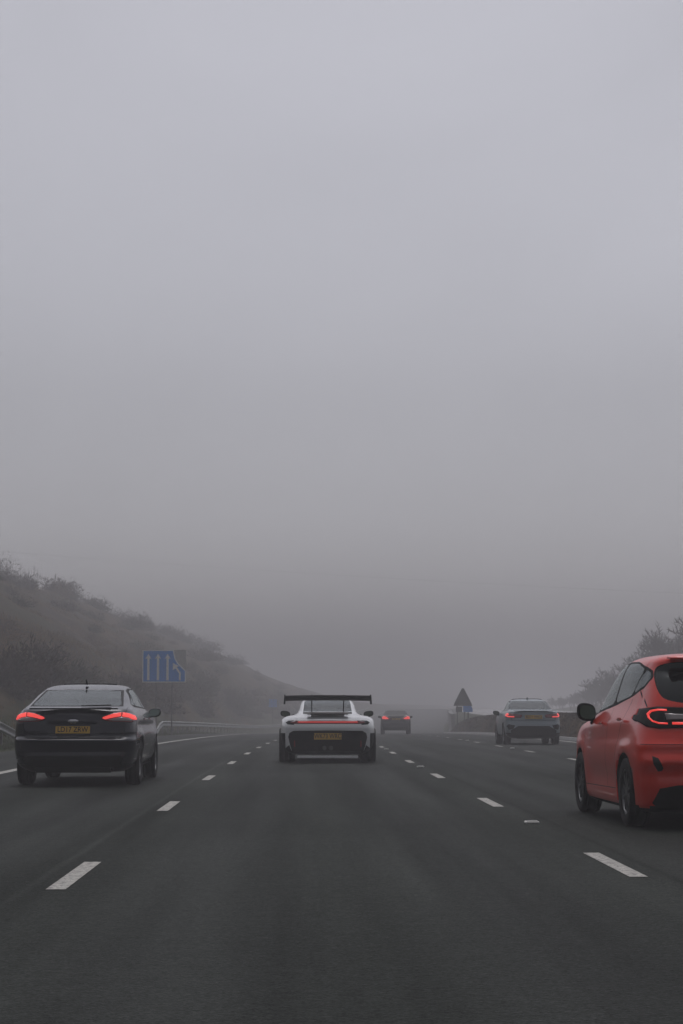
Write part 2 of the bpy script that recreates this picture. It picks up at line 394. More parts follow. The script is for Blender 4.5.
# ------------------------------------------------------------------ crash barriers
def barrier(label, y0, y1, ramp0, ramp1, u=-9.2, post_max=1e9):
    root = empty('crash_barrier', P(u, y0), label=label, cat='crash barrier', group='steel crash barriers along the left verge')
    ox, oy, oz = root.location
    prof = [(-.02, -.155), (.045, -.12), (.05, -.09), (-.01, -.03), (-.01, .03), (.05, .09), (.045, .12), (-.02, .155)]
    def top(y):
        h = .62
        if ramp0 and y < y0 + ramp0: h = .62 * (.3 + .7 * (y - y0) / ramp0)
        if ramp1 and y > y1 - ramp1: h = .62 * max(.05, (y1 - y) / ramp1)
        return h
    bm = bmesh.new(); prev = None
    n = max(4, int((y1 - y0) / 1.6))
    for i in range(n + 1):
        y = y0 + (y1 - y0) * i / n
        p = P(u, y, top(y)); hd = heading(y)
        cs = [bm.verts.new((p[0] + du * math.cos(hd) - ox, y - du * math.sin(hd) - oy, p[2] + dz - oz)) for du, dz in prof]
        cs += [bm.verts.new((p[0] - .03 - ox, y - oy, p[2] + dz - oz)) for dz in (.15, -.15)]
        if prev:
            for a in range(10): bm.faces.new((prev[a], cs[a], cs[(a + 1) % 10], prev[(a + 1) % 10]))
        else: bm.faces.new(cs)
        prev = cs
    bm.faces.new(prev[::-1]); bmesh.ops.recalc_face_normals(bm, faces=bm.faces)
    obj('rail', bm, M_GALV, root)
    pm = None; y = y0 + 1.0
    while y < min(y1 - .8, post_max):
        p = P(u - .1, y)
        if pm is None:
            b = bmesh.new(); box(b, (0, 0, .2), (.07, .05, 1.0)); box(b, (.035, 0, .2), (.012, .11, 1.0)); po = obj('post', b, M_POST, root); pm = po.data
        else:
            po = bpy.data.objects.new('post', pm); COL.objects.link(po); po.parent = root
        po.location = (p[0] - ox, y - oy, p[2] - oz + (top(y) - .62) - .02)
        y += 3.2
    return root
barrier('galvanised crash barrier end ramping down into the grass at the left edge of the photo', 20, 65, 0, 6.3)
barrier('long galvanised crash barrier on the verge below the blue lane sign', 109, 420, 2.5, 0, post_max=260)

# ------------------------------------------------------------------ signs
M_SBLUE = mat('sign_blue', (.015, .25, .78), .45, nz=.06, nscale=2); M_SWHITE = mat('sign_white', (.8, .82, .82), .5)
M_SGREY = mat('sign_grey', (.5, .5, .49), .6); M_SDARK = mat('sign_dark', (.035, .037, .034), .7); M_SDGREY = mat('sign_slate', (.06, .065, .07), .6)
def convex_plate(name, pts, y, th, m, parent, hide_back=False):
    b = bmesh.new(); prism(b, pts, y, y + th); return obj(name, b, m, parent)
sg = empty('lane_sign', P(-8.45, 105), -heading(105), label='large blue motorway sign with three up arrows and a merging right lane', cat='road sign')
gz = -.05
ZB = 2.44 - sg.location.z; W, Hh = 2.34, 1.75
lx, rx = -W / 2, W / 2
def sp_(x, z): return (lx + x * W, ZB + z * Hh)     # unit square
outer = [sp_(*q) for q in ((0, 0), (1, 0), (1, .36), (.93, .46), (.82, .60), (.76, .74), (.72, 1.0), (0, 1.0))]
b = bmesh.new(); prism(b, [sp_(*q) for q in ((-.0, 0), (1, 0), (1, 1), (0, 1))], 0.02, .05); obj('backing_plate', b, M_SGREY, sg)
pl = convex_plate('border', outer, -.004, .022, M_SWHITE, sg)
inner = [sp_(*q) for q in ((.025, .035), (.975, .035), (.975, .35), (.90, .44), (.795, .58), (.735, .73), (.695, .965), (.025, .965))]
convex_plate('blue_panel', inner, -.010, .010, M_SBLUE, sg)
def arrow(xc, z0, z1):
    b = bmesh.new(); sw = .028; hw = .07; hz = .16
    prism(b, [sp_(xc - sw, z0), sp_(xc + sw, z0), sp_(xc + sw, z1 - hz * .7), sp_(xc - sw, z1 - hz * .7)], -.017, -.010)
    prism(b, [sp_(xc - hw, z1 - hz), sp_(xc, z1 - hz * .72), sp_(xc + hw, z1 - hz), sp_(xc, z1)], -.0185, -.0105)
    obj('arrow', b, M_SWHITE, sg)
arrow(.14, .07, .88); arrow(.36, .07, .88); arrow(.58, .07, .88)
b = bmesh.new()
prism(b, [sp_(.84, .07), sp_(.885, .07), sp_(.885, .30), (sp_(.84, .28))], -.017, -.010)
prism(b, [sp_(.84, .28), sp_(.885, .30), sp_(.80, .46), sp_(.76, .43)], -.0175, -.0102)
prism(b, [sp_(.70, .60), sp_(.70, .38), sp_(.76, .43), sp_(.84, .51)], -.0185, -.0105)
obj('merging_arrow', b, M_SWHITE, sg)
for px in (-.42, .42):
    b = bmesh.new(); tube(b, [(px, .10, gz - .3), (px, .10, ZB + Hh * .9)], .038, 10); obj('post', b, M_POST, sg)

ss = empty('small_sign', P(-9.9, 230), -heading(230), label='small faded blue sign beside the barrier, left of the white sports car', cat='road sign')
b = bmesh.new(); box(b, (0, 0, 3.25), (.95, .04, .95), bev=.01); obj('panel', b, M_SBLUE, ss)
b = bmesh.new(); tube(b, [(0, .06, -.3), (0, .06, 3.6)], .05, 8); obj('post', b, M_SDARK, ss)

y_ = 151.0; xs_ = (462.5 - 302) / (1950 / y_)
ts = empty('warning_sign', (xs_, y_, road_z(y_) + .5), -.08, label='dark triangular sign above two small panels on thin posts at the central bank', cat='road sign')
zo = ts.location.z
def tz(py): return CAM_H + (708 - py) * y_ / 1950 - zo
k_ = y_ / 1950
b = bmesh.new(); prism(b, [(-9.4 * k_, tz(706)), (9.4 * k_, tz(706)), (8.4 * k_, tz(703)), (1 * k_, tz(688.4)), (-1 * k_, tz(688.4)), (-8.4 * k_, tz(703))], 0, .04); obj('triangle', b, M_SDARK, ts)
b = bmesh.new(); prism(b, [(-7.0 * k_, tz(712)), (-.8 * k_, tz(712)), (-.8 * k_, tz(706.6)), (-7 * k_, tz(706.6))], 0, .03); obj('slate_panel', b, M_SDGREY, ts)
b = bmesh.new(); prism(b, [(0.2 * k_, tz(712)), (9.6 * k_, tz(712)), (9.6 * k_, tz(709)), (8.2 * k_, tz(705.9)), (.2 * k_, tz(705.9))], -.01, .03); obj('blue_panel', b, M_SBLUE, ts)
for px in (-5.6, 1.6, 5.2):
    b = bmesh.new(); tube(b, [(px * k_, .08, -1.0), (px * k_, .08, tz(700))], .045, 8); obj('post', b, M_SDARK, ts)

# overhead cable far ahead
bm = bmesh.new(); pts = []
for i in range(41):
    t = i / 40; x = -42 + 170 * t
    px = 302 + x * 9.75
    pts.append((x, 200, CAM_H + (708 - (569 + (px - 200) * .052 + ((px - 500) / 400.0) ** 2 * -4)) / 9.75))
tube(bm, pts, .0075, 6)
tag(obj('overhead_cable', bm, M_SDARK), 'thin dark overhead cable crossing the foggy sky above the road', 'cable')

# ------------------------------------------------------------------ reflective road studs
def stud_mesh():
    b = bmesh.new(); box(b, (0, 0, .008), (.13, .15, .02), bev=.006)
    box(b, (0, -.045, .020), (.10, .03, .016), bev=.004)
    for f in b.faces:
        if f.calc_center_median().y < -.02 and f.calc_center_median().z > .012: f.material_index = 1
    return b
def ordw(i):
    o1 = ['nearest', 'second', 'third', 'fourth', 'fifth', 'sixth', 'seventh', 'eighth', 'ninth', 'tenth', 'eleventh', 'twelfth', 'thirteenth', 'fourteenth', 'fifteenth', 'sixteenth', 'seventeenth', 'eighteenth', 'nineteenth', 'twentieth']
    if i < 20: return o1[i]
    t = ['twenty', 'thirty', 'forty', 'fifty', 'sixty', 'seventy', 'eighty', 'ninety'][(i + 1) // 10 - 2] if (i + 1) % 10 else None
    if t: return t + '-' + ['', 'first', 'second', 'third', 'fourth', 'fifth', 'sixth', 'seventh', 'eighth', 'ninth'][(i + 1) % 10]
    return ['twentieth', 'thirtieth', 'fortieth', 'fiftieth', 'sixtieth', 'seventieth', 'eightieth', 'ninetieth'][(i + 1) // 10 - 2]
M_STUD = mat('stud_reflector', (.8, .8, .78), .3); M_STUDB = mat('stud_body', (.85, .85, .80), .5)
sme = None
for (u, y0, nm, n) in ((2.175, 18.6, 'right of the camera lane', 4), (5.825, 38.0, 'left of the silver saloon', 3)):
    for i in range(n):
        y = y0 + 18 * i
        if sme is None:
            o = obj('road_stud', stud_mesh(), [M_STUDB, M_STUD]); sme = o.data
        else:
            o = bpy.data.objects.new('road_stud', sme); COL.objects.link(o)
        o.location = P(u, y, .004)
        tag(o, f'{ordw(i)} small pale reflective stud between the dashes, lane line {nm}' if i else f'nearest small pale reflective stud between the dashes, lane line {nm}', 'road stud', 'reflective studs set in the lane lines')

# ------------------------------------------------------------------ vehicles
def pchip(x, y, xs):
    x = np.asarray(x, float); y = np.asarray(y, float); h = np.diff(x); d = np.diff(y) / h
    m = np.zeros(len(x))
    for i in range(1, len(x) - 1):
        if d[i - 1] * d[i] > 0:
            w1 = 2 * h[i] + h[i - 1]; w2 = h[i] + 2 * h[i - 1]; m[i] = (w1 + w2) / (w1 / d[i - 1] + w2 / d[i])
    m[0] = d[0]; m[-1] = d[-1]
    out = []
    for q in xs:
        i = min(len(h) - 1, max(0, int(np.searchsorted(x, q) - 1))); t = (q - x[i]) / h[i]
        out.append((1 + 2 * t) * (1 - t) ** 2 * y[i] + t * (1 - t) ** 2 * h[i] * m[i] + t * t * (3 - 2 * t) * y[i + 1] + t * t * (t - 1) * h[i] * m[i + 1])
    return out

def shell(keys, deform=None, sub=4):
    """keys rows: z, y_rear, y_front, half width, rear bow, rear corner rx, rear corner ry, rear taper, front taper"""
    K = np.array([(zt(r[0]), *r[1:]) for r in keys], float); n = len(K); ts = [i / sub for i in range((n - 1) * sub + 1)]
    cols = [pchip(range(n), K[:, c], ts) for c in range(K.shape[1])]
    bm = bmesh.new(); rings = []
    for i in range(len(ts)):
        z, yr, yf, w_, bow, cx, cy, tr, tf = [c[i] for c in cols]
        Ly = yf - yr; ym = yr + Ly * .5
        def wid(y):
            if y < ym: return w_ * (1 - tr * ((ym - y) / (ym - yr)) ** 2.2)
            return w_ * (1 - tf * ((y - ym) / (yf - ym)) ** 2.4)
        half = []
        wr = wid(yr + cy); x1 = max(.02, wr - cx); y0 = yr + bow * (x1 / wr) ** 2
        for k in range(9): x = x1 * k / 8; half.append((x, yr + bow * (x / wr) ** 2))
        for k in range(1, 7):
            a = k / 6 * math.pi / 2; half.append((x1 + (wr - x1) * math.sin(a), y0 + cy * (1 - math.cos(a))))
        fy = min(.35, Ly * .2); ys0 = y0 + cy; ys1 = yf - fy - .1; 
        for k in range(1, 27): y = ys0 + (ys1 - ys0) * k / 26; half.append((wid(y), y))
        wf = half[-1][0]; x2 = wf * .6
        for k in range(1, 7):
            a = k / 6 * math.pi / 2; half.append((x2 + (wf - x2) * math.cos(a), ys1 + fy * math.sin(a)))
        for k in range(1, 6): x = x2 * (1 - k / 5); half.append((x, ys1 + fy + .1 * (1 - (x / x2) ** 2)))
        ring = [(x, y) for x, y in half] + [(-x, y) for x, y in half[-2:0:-1]]
        rr = []
        for x, y in ring:
            p = Vector((x, y, z))
            if deform: p = deform(p)
            rr.append(bm.verts.new(p))
        rings.append(rr)
    m = len(rings[0])
    for a, b_ in zip(rings, rings[1:]):
        for k in range(m): bm.faces.new((a[k], a[(k + 1) % m], b_[(k + 1) % m], b_[k]))
    bm.faces.new(rings[0][::-1])
    # roof cap: quads across
    top = rings[-1]; h = m // 2
    for k in range(h):
        a, b_, c, d = top[k], top[k + 1], top[(m - k - 1) % m], top[(m - k) % m]
        q = []
        for v in (a, b_, c, d):
            if v not in q: q.append(v)
        if len(q) > 2:
            try: bm.faces.new(q)
            except ValueError: pass
    bmesh.ops.recalc_face_normals(bm, faces=bm.faces)
    return bm

def cut_arches(bm, arches):
    """arches: (y, z, r, inner x). Solid boolean so that the wells are real."""
    me = bpy.data.meshes.new('tmp'); bm.to_mesh(me); bm.free(); o = bpy.data.objects.new('tmp', me); COL.objects.link(o)
    me.materials.append(M_BLACK); me.materials.append(M_BLACK)
    cut = bmesh.new()
    for (y, z, r, xi) in arches:
        for s in (-1, 1):
            mtx = Matrix.Translation((s * (xi + .6), y, z)) @ Matrix.Rotation(math.pi / 2, 4, 'Y')
            bmesh.ops.create_cone(cut, cap_ends=True, segments=48, radius1=r, radius2=r, depth=1.2, matrix=mtx)
    for f in cut.faces: f.material_index = 1
    cm = bpy.data.meshes.new('tmpc'); cut.to_mesh(cm); cut.free(); co = bpy.data.objects.new('tmpc', cm); COL.objects.link(co)
    cm.materials.append(M_BLACK); cm.materials.append(M_BLACK)
    md = o.modifiers.new('b', 'BOOLEAN'); md.operation = 'DIFFERENCE'; md.solver = 'EXACT'; md.object = co
    dg = bpy.context.evaluated_depsgraph_get(); ev = o.evaluated_get(dg); nm = bpy.data.meshes.new_from_object(ev)
    out = bmesh.new(); out.from_mesh(nm)
    bpy.data.objects.remove(o); bpy.data.objects.remove(co)
    return out

def ccw(poly):
    a = sum(p[0] * q[1] - q[0] * p[1] for p, q in zip(poly, poly[1:] + poly[:1]))
    return poly if a > 0 else poly[::-1]
def stencil(bm, poly, axis, idx, cond, allowed=(0,)):
    poly = ccw([(p[0], zt(p[1])) for p in poly])
    us_ = [p[0] for p in poly]; vs_ = [p[1] for p in poly]; lo = (min(us_), min(vs_)); hi = (max(us_), max(vs_))
    ai = {'x': 1, 'y': 0, 'z': 0}[axis]; bi = {'x': 2, 'y': 2, 'z': 1}[axis]
    faces = []
    for f in bm.faces:
        if f.material_index not in allowed or not cond(f): continue
        a = [v.co[ai] for v in f.verts]; b_ = [v.co[bi] for v in f.verts]
        if max(a) < lo[0] or min(a) > hi[0] or max(b_) < lo[1] or min(b_) > hi[1]: continue
        faces.append(f)
    for p, q in zip(poly, poly[1:] + poly[:1]):
        if not faces: return
        d = Vector((q[0] - p[0], q[1] - p[1])); nrm = Vector((d.y, -d.x))
        if nrm.length < 1e-7: continue
        nrm.normalize()
        co = Vector((0, 0, 0)); no = Vector((0, 0, 0)); co[ai] = p[0]; co[bi] = p[1]; no[ai] = nrm.x; no[bi] = nrm.y
        geom = list(faces) + list({e for f in faces for e in f.edges}) + list({v for f in faces for v in f.verts})
        r = bmesh.ops.bisect_plane(bm, geom=geom, dist=1e-5, plane_co=co, plane_no=no)
        fs = [g_ for g_ in r['geom'] if isinstance(g_, bmesh.types.BMFace)]
        faces = [f for f in fs if (f.calc_center_median() - co).dot(no) < 0]
    for f in faces: f.material_index = idx
def extract(bm, idx, name, m, parent, thick=0.0, shift=0.0, flip=False):
    fs = [f for f in bm.faces if f.material_index == idx]
    if not fs: return None
    nb = bmesh.new(); mp = {}
    for f in fs:
        vs = []
        for v in f.verts:
            if v not in mp: mp[v] = nb.verts.new(v.co + v.normal * shift)
            vs.append(mp[v])
        try: nb.faces.new(vs)
        except ValueError: pass
    for f in nb.faces: f.smooth = True
    bmesh.ops.delete(bm, geom=fs, context='FACES')
    o = obj(name, nb, m, parent)
    if thick:
        md = o.modifiers.new('solid', 'SOLIDIFY'); md.thickness = thick; md.offset = 1
    return o
def strip_quads(pts, wd):
    out = []
    for (a, b_) in zip(pts, pts[1:]):
        d = Vector((b_[0] - a[0], b_[1] - a[1])); l = d.length; d.normalize(); n_ = Vector((-d.y, d.x)) * wd / 2; e = d * wd * .18
        out.append([(a[0] - e.x + n_.x, a[1] - e.y + n_.y), (b_[0] + e.x + n_.x, b_[1] + e.y + n_.y), (b_[0] + e.x - n_.x, b_[1] + e.y - n_.y), (a[0] - e.x - n_.x, a[1] - e.y - n_.y)])
    return out
def soft(poly, it=2, k=.22):
    for _ in range(it):
        q = []
        for a, b_ in zip(poly, poly[1:] + poly[:1]):
            q += [(a[0] + (b_[0] - a[0]) * k, a[1] + (b_[1] - a[1]) * k), (a[0] + (b_[0] - a[0]) * (1 - k), a[1] + (b_[1] - a[1]) * (1 - k))]
        poly = q
    return poly
ZT = [9.0, 1.0]      # heights above ZT[0] are stretched by ZT[1] (lets one tune a cabin's height with its windows)
def zt(z): return z if z < ZT[0] else ZT[0] + (z - ZT[0]) * ZT[1]
def mirx(poly): return [(-a, b_) for a, b_ in poly]
REARF = lambda f: f.normal.y < -.08
LEFTF = lambda f: f.normal.x < -.3
RIGHTF = lambda f: f.normal.x > .3

def wheel(parent, x, y, r, wd, spokes=10, rimm=None, dark=False):
    s = 1 if x > 0 else -1
    wr = bpy.data.objects.new('wheel', None); COL.objects.link(wr); wr.parent = parent; wr.location = (x, y, r)
    b = bmesh.new(); prof = [(r * .66, -wd / 2 + .01), (r * .9, -wd / 2), (r * .97, -wd / 2 + .012), (r, -wd / 2 + .04), (r, -.06), (r - .012, -.055), (r - .012, -.045), (r, -.04), (r, .0), (r, .04), (r - .012, .045), (r - .012, .055), (r, .06), (r, wd / 2 - .04), (r * .97, wd / 2 - .012), (r * .9, wd / 2), (r * .66, wd / 2 - .01)]
    n = 40; rings = []
    for k in range(n):
        a = 2 * math.pi * k / n; rings.append([b.verts.new((px, pr * math.cos(a), pr * math.sin(a))) for pr, px in prof])
    for k in range(n):
        p, q = rings[k], rings[(k + 1) % n]
        for j in range(len(prof) - 1): b.faces.new((p[j], p[j + 1], q[j + 1], q[j]))
    bmesh.ops.recalc_face_normals(b, faces=b.faces)
    t = obj('tyre', b, M_TYRE, None, True); t.parent = wr
    b = bmesh.new(); xo = s * (wd / 2 - .015); ri = r * .67
    rr = []
    pf = [(ri, xo), (ri * .93, xo - s * .004), (ri * .90, xo - s * .03), (ri * .88, xo - s * .12)]
    for k in range(n):
        a = 2 * math.pi * k / n; rr.append([b.verts.new((px, pr * math.cos(a), pr * math.sin(a))) for pr, px in pf])
    for k in range(n):
        p, q = rr[k], rr[(k + 1) % n]
        for j in range(3): b.faces.new((p[j], p[j + 1], q[j + 1], q[j]))
    for k in range(spokes):
        a = 2 * math.pi * k / spokes
        m = Matrix.Rotation(a, 4, 'X') @ Matrix.Translation((xo - s * .025, 0, ri * .5))
        box(b, (0, 0, 0), (.03, r * .085, ri * .95), rot=m)
    bmesh.ops.create_cone(b, cap_ends=True, segments=20, radius1=ri * .22, radius2=ri * .2, depth=.05, matrix=Matrix.Translation((xo - s * .03, 0, 0)) @ Matrix.Rotation(math.pi / 2, 4, 'Y'))
    o = obj('rim', b, rimm or MATS['rim_grey'], None); o.parent = wr
    b = bmesh.new(); bmesh.ops.create_cone(b, cap_ends=True, segments=32, radius1=ri * .89, radius2=ri * .89, depth=.02, matrix=Matrix.Translation((xo - s * .11, 0, 0)) @ Matrix.Rotation(math.pi / 2, 4, 'Y'))
    o = obj('brake_disc', b, M_BLACK, None); o.parent = wr
mat('rim_grey', (.16, .165, .17), .35, .8); mat('rim_dark', (.03, .03, .032), .4, .5)

def plate(parent, y, z, text, wd=.52, ht=.11, tilt=0):
    b = bmesh.new(); box(b, (0, 0, 0), (wd, .012, ht), bev=.004)
    p = obj('number_plate', b, M_PLATE, parent); p.location = (0, y, z); p.rotation_euler = (tilt, 0, 0)
    c = bpy.data.curves.new('lettering', 'FONT'); c.body = text; c.size = ht * 1.02; c.align_x = 'CENTER'; c.align_y = 'CENTER'; c.extrude = .001
    c.space_character = 1.0; c.offset = .0012
    c.materials.append(M_LET); co_ = bpy.data.objects.new('tmp_text', c); COL.objects.link(co_)
    me = bpy.data.meshes.new_from_object(co_.evaluated_get(bpy.context.evaluated_depsgraph_get())); bpy.data.objects.remove(co_)
    o = bpy.data.objects.new('lettering', me); COL.objects.link(o); o.parent = p
    o.location = (0, -.0085, 0.002); o.rotation_euler = (math.pi / 2, 0, 0)
    SZ = wd * .9 / (len(text) * ht * .62); o.scale = (min(1.0, SZ), 1, 1)
    return p

def mirror(parent, x, y, z, m, w_=.2, h=.15, tilt=.28):
    s = 1 if x > 0 else -1
    b = bmesh.new(); r = bmesh.ops.create_icosphere(b, subdivisions=3, radius=1)
    for v in b.verts:
        c = v.co; e = 1.35
        q = Vector([math.copysign(abs(t) ** (1 / e), t) for t in c])
        q.x *= w_ / 2; q.z *= h / 2; q.y *= .09
        if q.y < -.03: q.y = -.03 - (abs(q.y) - .03) * .2
        q.z += s * q.x * .12; v.co = q + Vector((s * w_ * .55, 0, 0))
    b.normal_update()
    for f in b.faces:
        f.smooth = True
    hsg = obj('door_mirror', b, m, parent); hsg.location = (x, y, z)
    b = bmesh.new(); r = bmesh.ops.create_circle(b, cap_ends=True, segments=24, radius=1)
    for v in b.verts:
        c = v.co; q = Vector((math.copysign(abs(c.x) ** .75, c.x) * w_ * .40, -.052, math.copysign(abs(c.y) ** .75, c.y) * h * .38)); q.z += s * q.x * .12
        q.y = -.072 + tilt * s * q.x; v.co = q + Vector((s * w_ * .55, 0, 0))
    g_ = obj('mirror_glass', b, MATS['mirror_glass'], None); g_.parent = hsg
    b = bmesh.new(); box(b, (s * -.01, .01, -h * .42), (.16, .05, .045), rot=Matrix.Rotation(s * .5, 4, 'Y'), bev=.01); a = obj('arm', b, M_BLACK, None); a.parent = hsg
mat('mirror_glass', (.28, .36, .33), .08, 1.0)

def seats(parent, y0, w_=.36, zt=1.12, rear=True, yf=1.15):
    b = bmesh.new()
    def seat(x, y, zt):
        box(b, (x, y, zt - .38), (.46, .14, .62), bev=.04); box(b, (x, y - .01, zt), (.25, .09, .17), bev=.03); box(b, (x, y, zt - .1), (.1, .02, .15))
    for x in (-w_, w_): seat(x, y0 + yf, zt + .02)
    obj('front_seats', b, M_INT, parent)
    if rear:
        b = bmesh.new(); box(b, (0, y0, zt - .40), (1.2, .16, .55), bev=.05)
        for x in (-w_, w_): box(b, (x, y0 - .01, zt - .055), (.24, .08, .13), bev=.03)
        obj('rear_seat', b, M_INT, parent)

def finish_body(bm, root, mats, name='body'):
    for f in bm.faces:
        f.smooth = True
    o = obj(name, bm, mats, root)
    md = o.modifiers.new('solid', 'SOLIDIFY'); md.thickness = .018; md.offset = -1; md.material_offset = len(mats); md.material_offset_rim = len(mats)
    md.use_quality_normals = False
    return o

def place(name, u, y, label, yaw=0.0, xabs=None, cat='car'):
    hd = heading(y + 2)
    p = P(u, y)
    slope = math.atan((road_z(y + 3.6) - road_z(y + .8)) / 2.8)
    r = empty(name, p if xabs is None else (xabs, y, p[2]), 0, label=label, cat=cat)
    r.rotation_euler = (slope, 0, -hd + yaw)
    r.location.z = road_z(y + .8) - .8 * slope
    return r

def seam(bm, pts, axis, idx, cond, wd=.007, allowed=(0,)):
    for q in strip_quads(pts, wd): stencil(bm, q, axis, idx, cond, allowed)

# ---------- red hatchback (right)
def red_hatch():
    ZT[:] = [1.0, 1.065]
    root = place('hatchback', 3.86, 17.42, 'bright red hatchback with lit C shaped tail lamp, cut off by the right edge', yaw=R(1.5))
    paint = mat('red_paint', (.70, .024, .005), .30, 0, .6, nz=0)
    #      z    yr    yf    w     bow  cx   cy   tr   tf
    K = [(.15, .24, 3.90, .76, .06, .10, .16, .03, .10),
         (.19, .12, 3.98, .83, .08, .14, .22, .04, .10),
         (.32, .05, 4.02, .850, .10, .16, .26, .05, .10),
         (.46, .02, 4.04, .860, .11, .17, .28, .05, .10),
         (.60, .00, 4.04, .866, .11, .18, .30, .05, .10),
         (.72, .01, 4.02, .868, .12, .18, .32, .055, .10),
         (.80, .06, 3.98, .862, .13, .18, .34, .06, .11),
         (.88, .09, 3.88, .850, .14, .18, .36, .07, .12),
         (.96, .11, 3.40, .828, .15, .18, .36, .085, .12),
         (1.02, .13, 3.05, .800, .15, .17, .36, .10, .11),
         (1.10, .17, 2.90, .765, .15, .16, .34, .11, .10),
         (1.20, .24, 2.74, .735, .14, .15, .32, .115, .09),
         (1.32, .34, 2.52, .700, .13, .15, .30, .12, .09),
         (1.42, .43, 2.30, .662, .12, .16, .28, .125, .09),
         (1.48, .44, 2.12, .625, .10, .18, .26, .12, .10),
         (1.52, .46, 1.98, .565, .08, .18, .24, .12, .12),
         (1.545, .56, 1.80, .47, .07, .18, .22, .10, .12),
         (1.557, .75, 1.55, .33, .05, .14, .20, .10, .12)]
    def dfm(p):
        q = p.copy(); s = 1 if q.x > 0 else -1; a = abs(q.x)
        if a > .5 and .2 < q.z < 1.0:
            # sculpted flank: shoulder crease rising to the rear, hollow below, arch flares
            cr = .92 + (2.0 - q.y) * .035
            a += -.013 * math.exp(-((q.z - (cr - .13)) / .09) ** 2) * min(1, max(0, (q.y - .45) / .3)) * min(1, max(0, (3.3 - q.y) / .3))
            a += -.018 * math.exp(-((q.z - .42) / .10) ** 2) * min(1, max(0, (q.y - 1.1) / .3)) * min(1, max(0, (2.8 - q.y) / .3))
            for yc in (.76, 3.22):
                d = math.hypot(q.y - yc, q.z - .33); a += .014 * math.exp(-((d - .40) / .05) ** 2)
        q.x = s * a
        # rear: bumper ledge under the hatch
        if q.y < .5 and .2 < q.z < .95:
            k = max(0, 1 - q.y / .5)
            q.y += k * (.035 * math.exp(-((q.z - .70) / .05) ** 2) + .03 * math.exp(-((q.z - .50) / .06) ** 2) - .015 * math.exp(-((q.z - .60) / .03) ** 2))
        return q
    bm = shell(K, dfm)
    bm = cut_arches(bm, [(.76, .31, .365, .60), (3.24, .31, .365, .60)])
    bm.normal_update()
    for f in bm.faces:
        c = f.calc_center_median()
        if f.material_index == 0 and f.normal.z < -.5 and c.z < .3: f.material_index = 1
    # rear window, surround
    half = [(.0, 1.475), (.40, 1.472), (.56, 1.445), (.602, 1.36), (.602, 1.23), (.56, 1.155), (.35, 1.12), (.0, 1.112)]
    rwp = half + [(-x, z) for x, z in half[-2:0:-1]]
    stencil(bm, soft(rwp), 'y', 2, REARF)
    stencil(bm, soft([(x * 1.015, (z - 1.3) * 1.04 + 1.3) for x, z in rwp]), 'y', 1, REARF)
    # tail lamps: lit C, then a dark housing round it
    for s, ix in ((-1, 3), (1, 4)):
        C = [(-.56, 1.06), (-.63, 1.062), (-.68, 1.052), (-.705, 1.025), (-.705, .995), (-.685, .965), (-.64, .948), (-.565, .945)]
        if s > 0: C = mirx(C)
        for q in strip_quads(C, .014): stencil(bm, q, 'y', ix, REARF)
        bar = [(-.525, .936), (-.525, .957), (-.30, .957), (-.30, .936)]
        stencil(bm, bar if s < 0 else mirx(bar), 'y', ix, REARF)
        cl = [(-.58, 1.035), (-.32, 1.02), (-.32, .985), (-.57, .98)]
        stencil(bm, cl if s < 0 else mirx(cl), 'y', 7 if s < 0 else 8, REARF)
        hs_ = [(-.80, 1.03), (-.75, 1.07), (-.64, 1.09), (-.28, 1.075), (-.26, 1.0), (-.28, .915), (-.64, .90), (-.74, .92), (-.785, .97)]
        stencil(bm, hs_ if s < 0 else mirx(hs_), 'y', 5 if s < 0 else 6, lambda f: f.normal.y < .3 and f.calc_center_median().y < .62)
        vt = [(-.725, .66), (-.675, .64), (-.63, .55), (-.64, .525), (-.675, .52), (-.72, .59)]
        stencil(bm, vt if s < 0 else mirx(vt), 'y', 1, REARF)
        stencil(bm, [(-.62, .14), (-.72, .24), (-.66, .37), (-.50, .40), (0, .40), (.50, .40), (.66, .37), (.72, .24), (.62, .14)], 'y', 1, lambda f: f.normal.y < -.08 or (f.normal.z < -.2 and f.calc_center_median().y < .4))
    # side glass and black frames
    for s, cond, i0 in ((-1, LEFTF, 9), (1, RIGHTF, 13)):
        stencil(bm, [(2.78, 1.035), (2.62, 1.05), (2.56, 1.17), (2.64, 1.19)], 'x', i0, cond)                      # small front pane
        stencil(bm, soft([(2.57, 1.052), (1.72, 1.12), (1.62, 1.475), (1.95, 1.475), (2.24, 1.425), (2.48, 1.26)], 2, .1), 'x', i0 + 1, cond)
        stencil(bm, soft([(1.65, 1.125), (.98, 1.19), (.80, 1.42), (1.1, 1.475), (1.56, 1.478)], 2, .1), 'x', i0 + 2, cond)
        stencil(bm, soft([(.94, 1.205), (.68, 1.27), (.57, 1.34), (.64, 1.395), (.77, 1.41)], 1, .15), 'x', i0 + 3, cond)
        stencil(bm, soft([(2.94, 1.005), (1.65, 1.095), (.92, 1.18), (.62, 1.26), (.53, 1.34), (.62, 1.415), (1.1, 1.49), (1.6, 1.498), (2.0, 1.493), (2.28, 1.44), (2.57, 1.25)], 1, .15), 'x', 1, cond)
        for pl_ in ([(2.98, .93), (2.86, .26)], [(1.66, 1.09), (1.69, .34)], [(.92, 1.16), (1.05, .95), (1.20, .62), (1.25, .34)], [(2.86, .315), (1.25, .33)]):
            seam(bm, pl_, 'x', 1, cond)
    seam(bm, [(-.70, 1.50), (-.695, 1.30), (-.70, 1.09)], 'y', 1, REARF, .006); seam(bm, [(.70, 1.50), (.695, 1.30), (.70, 1.09)], 'y', 1, REARF, .006)
    stencil(bm, [(-.80, .757), (.80, .757), (.80, .763), (-.80, .763)], 'y', 1, REARF)
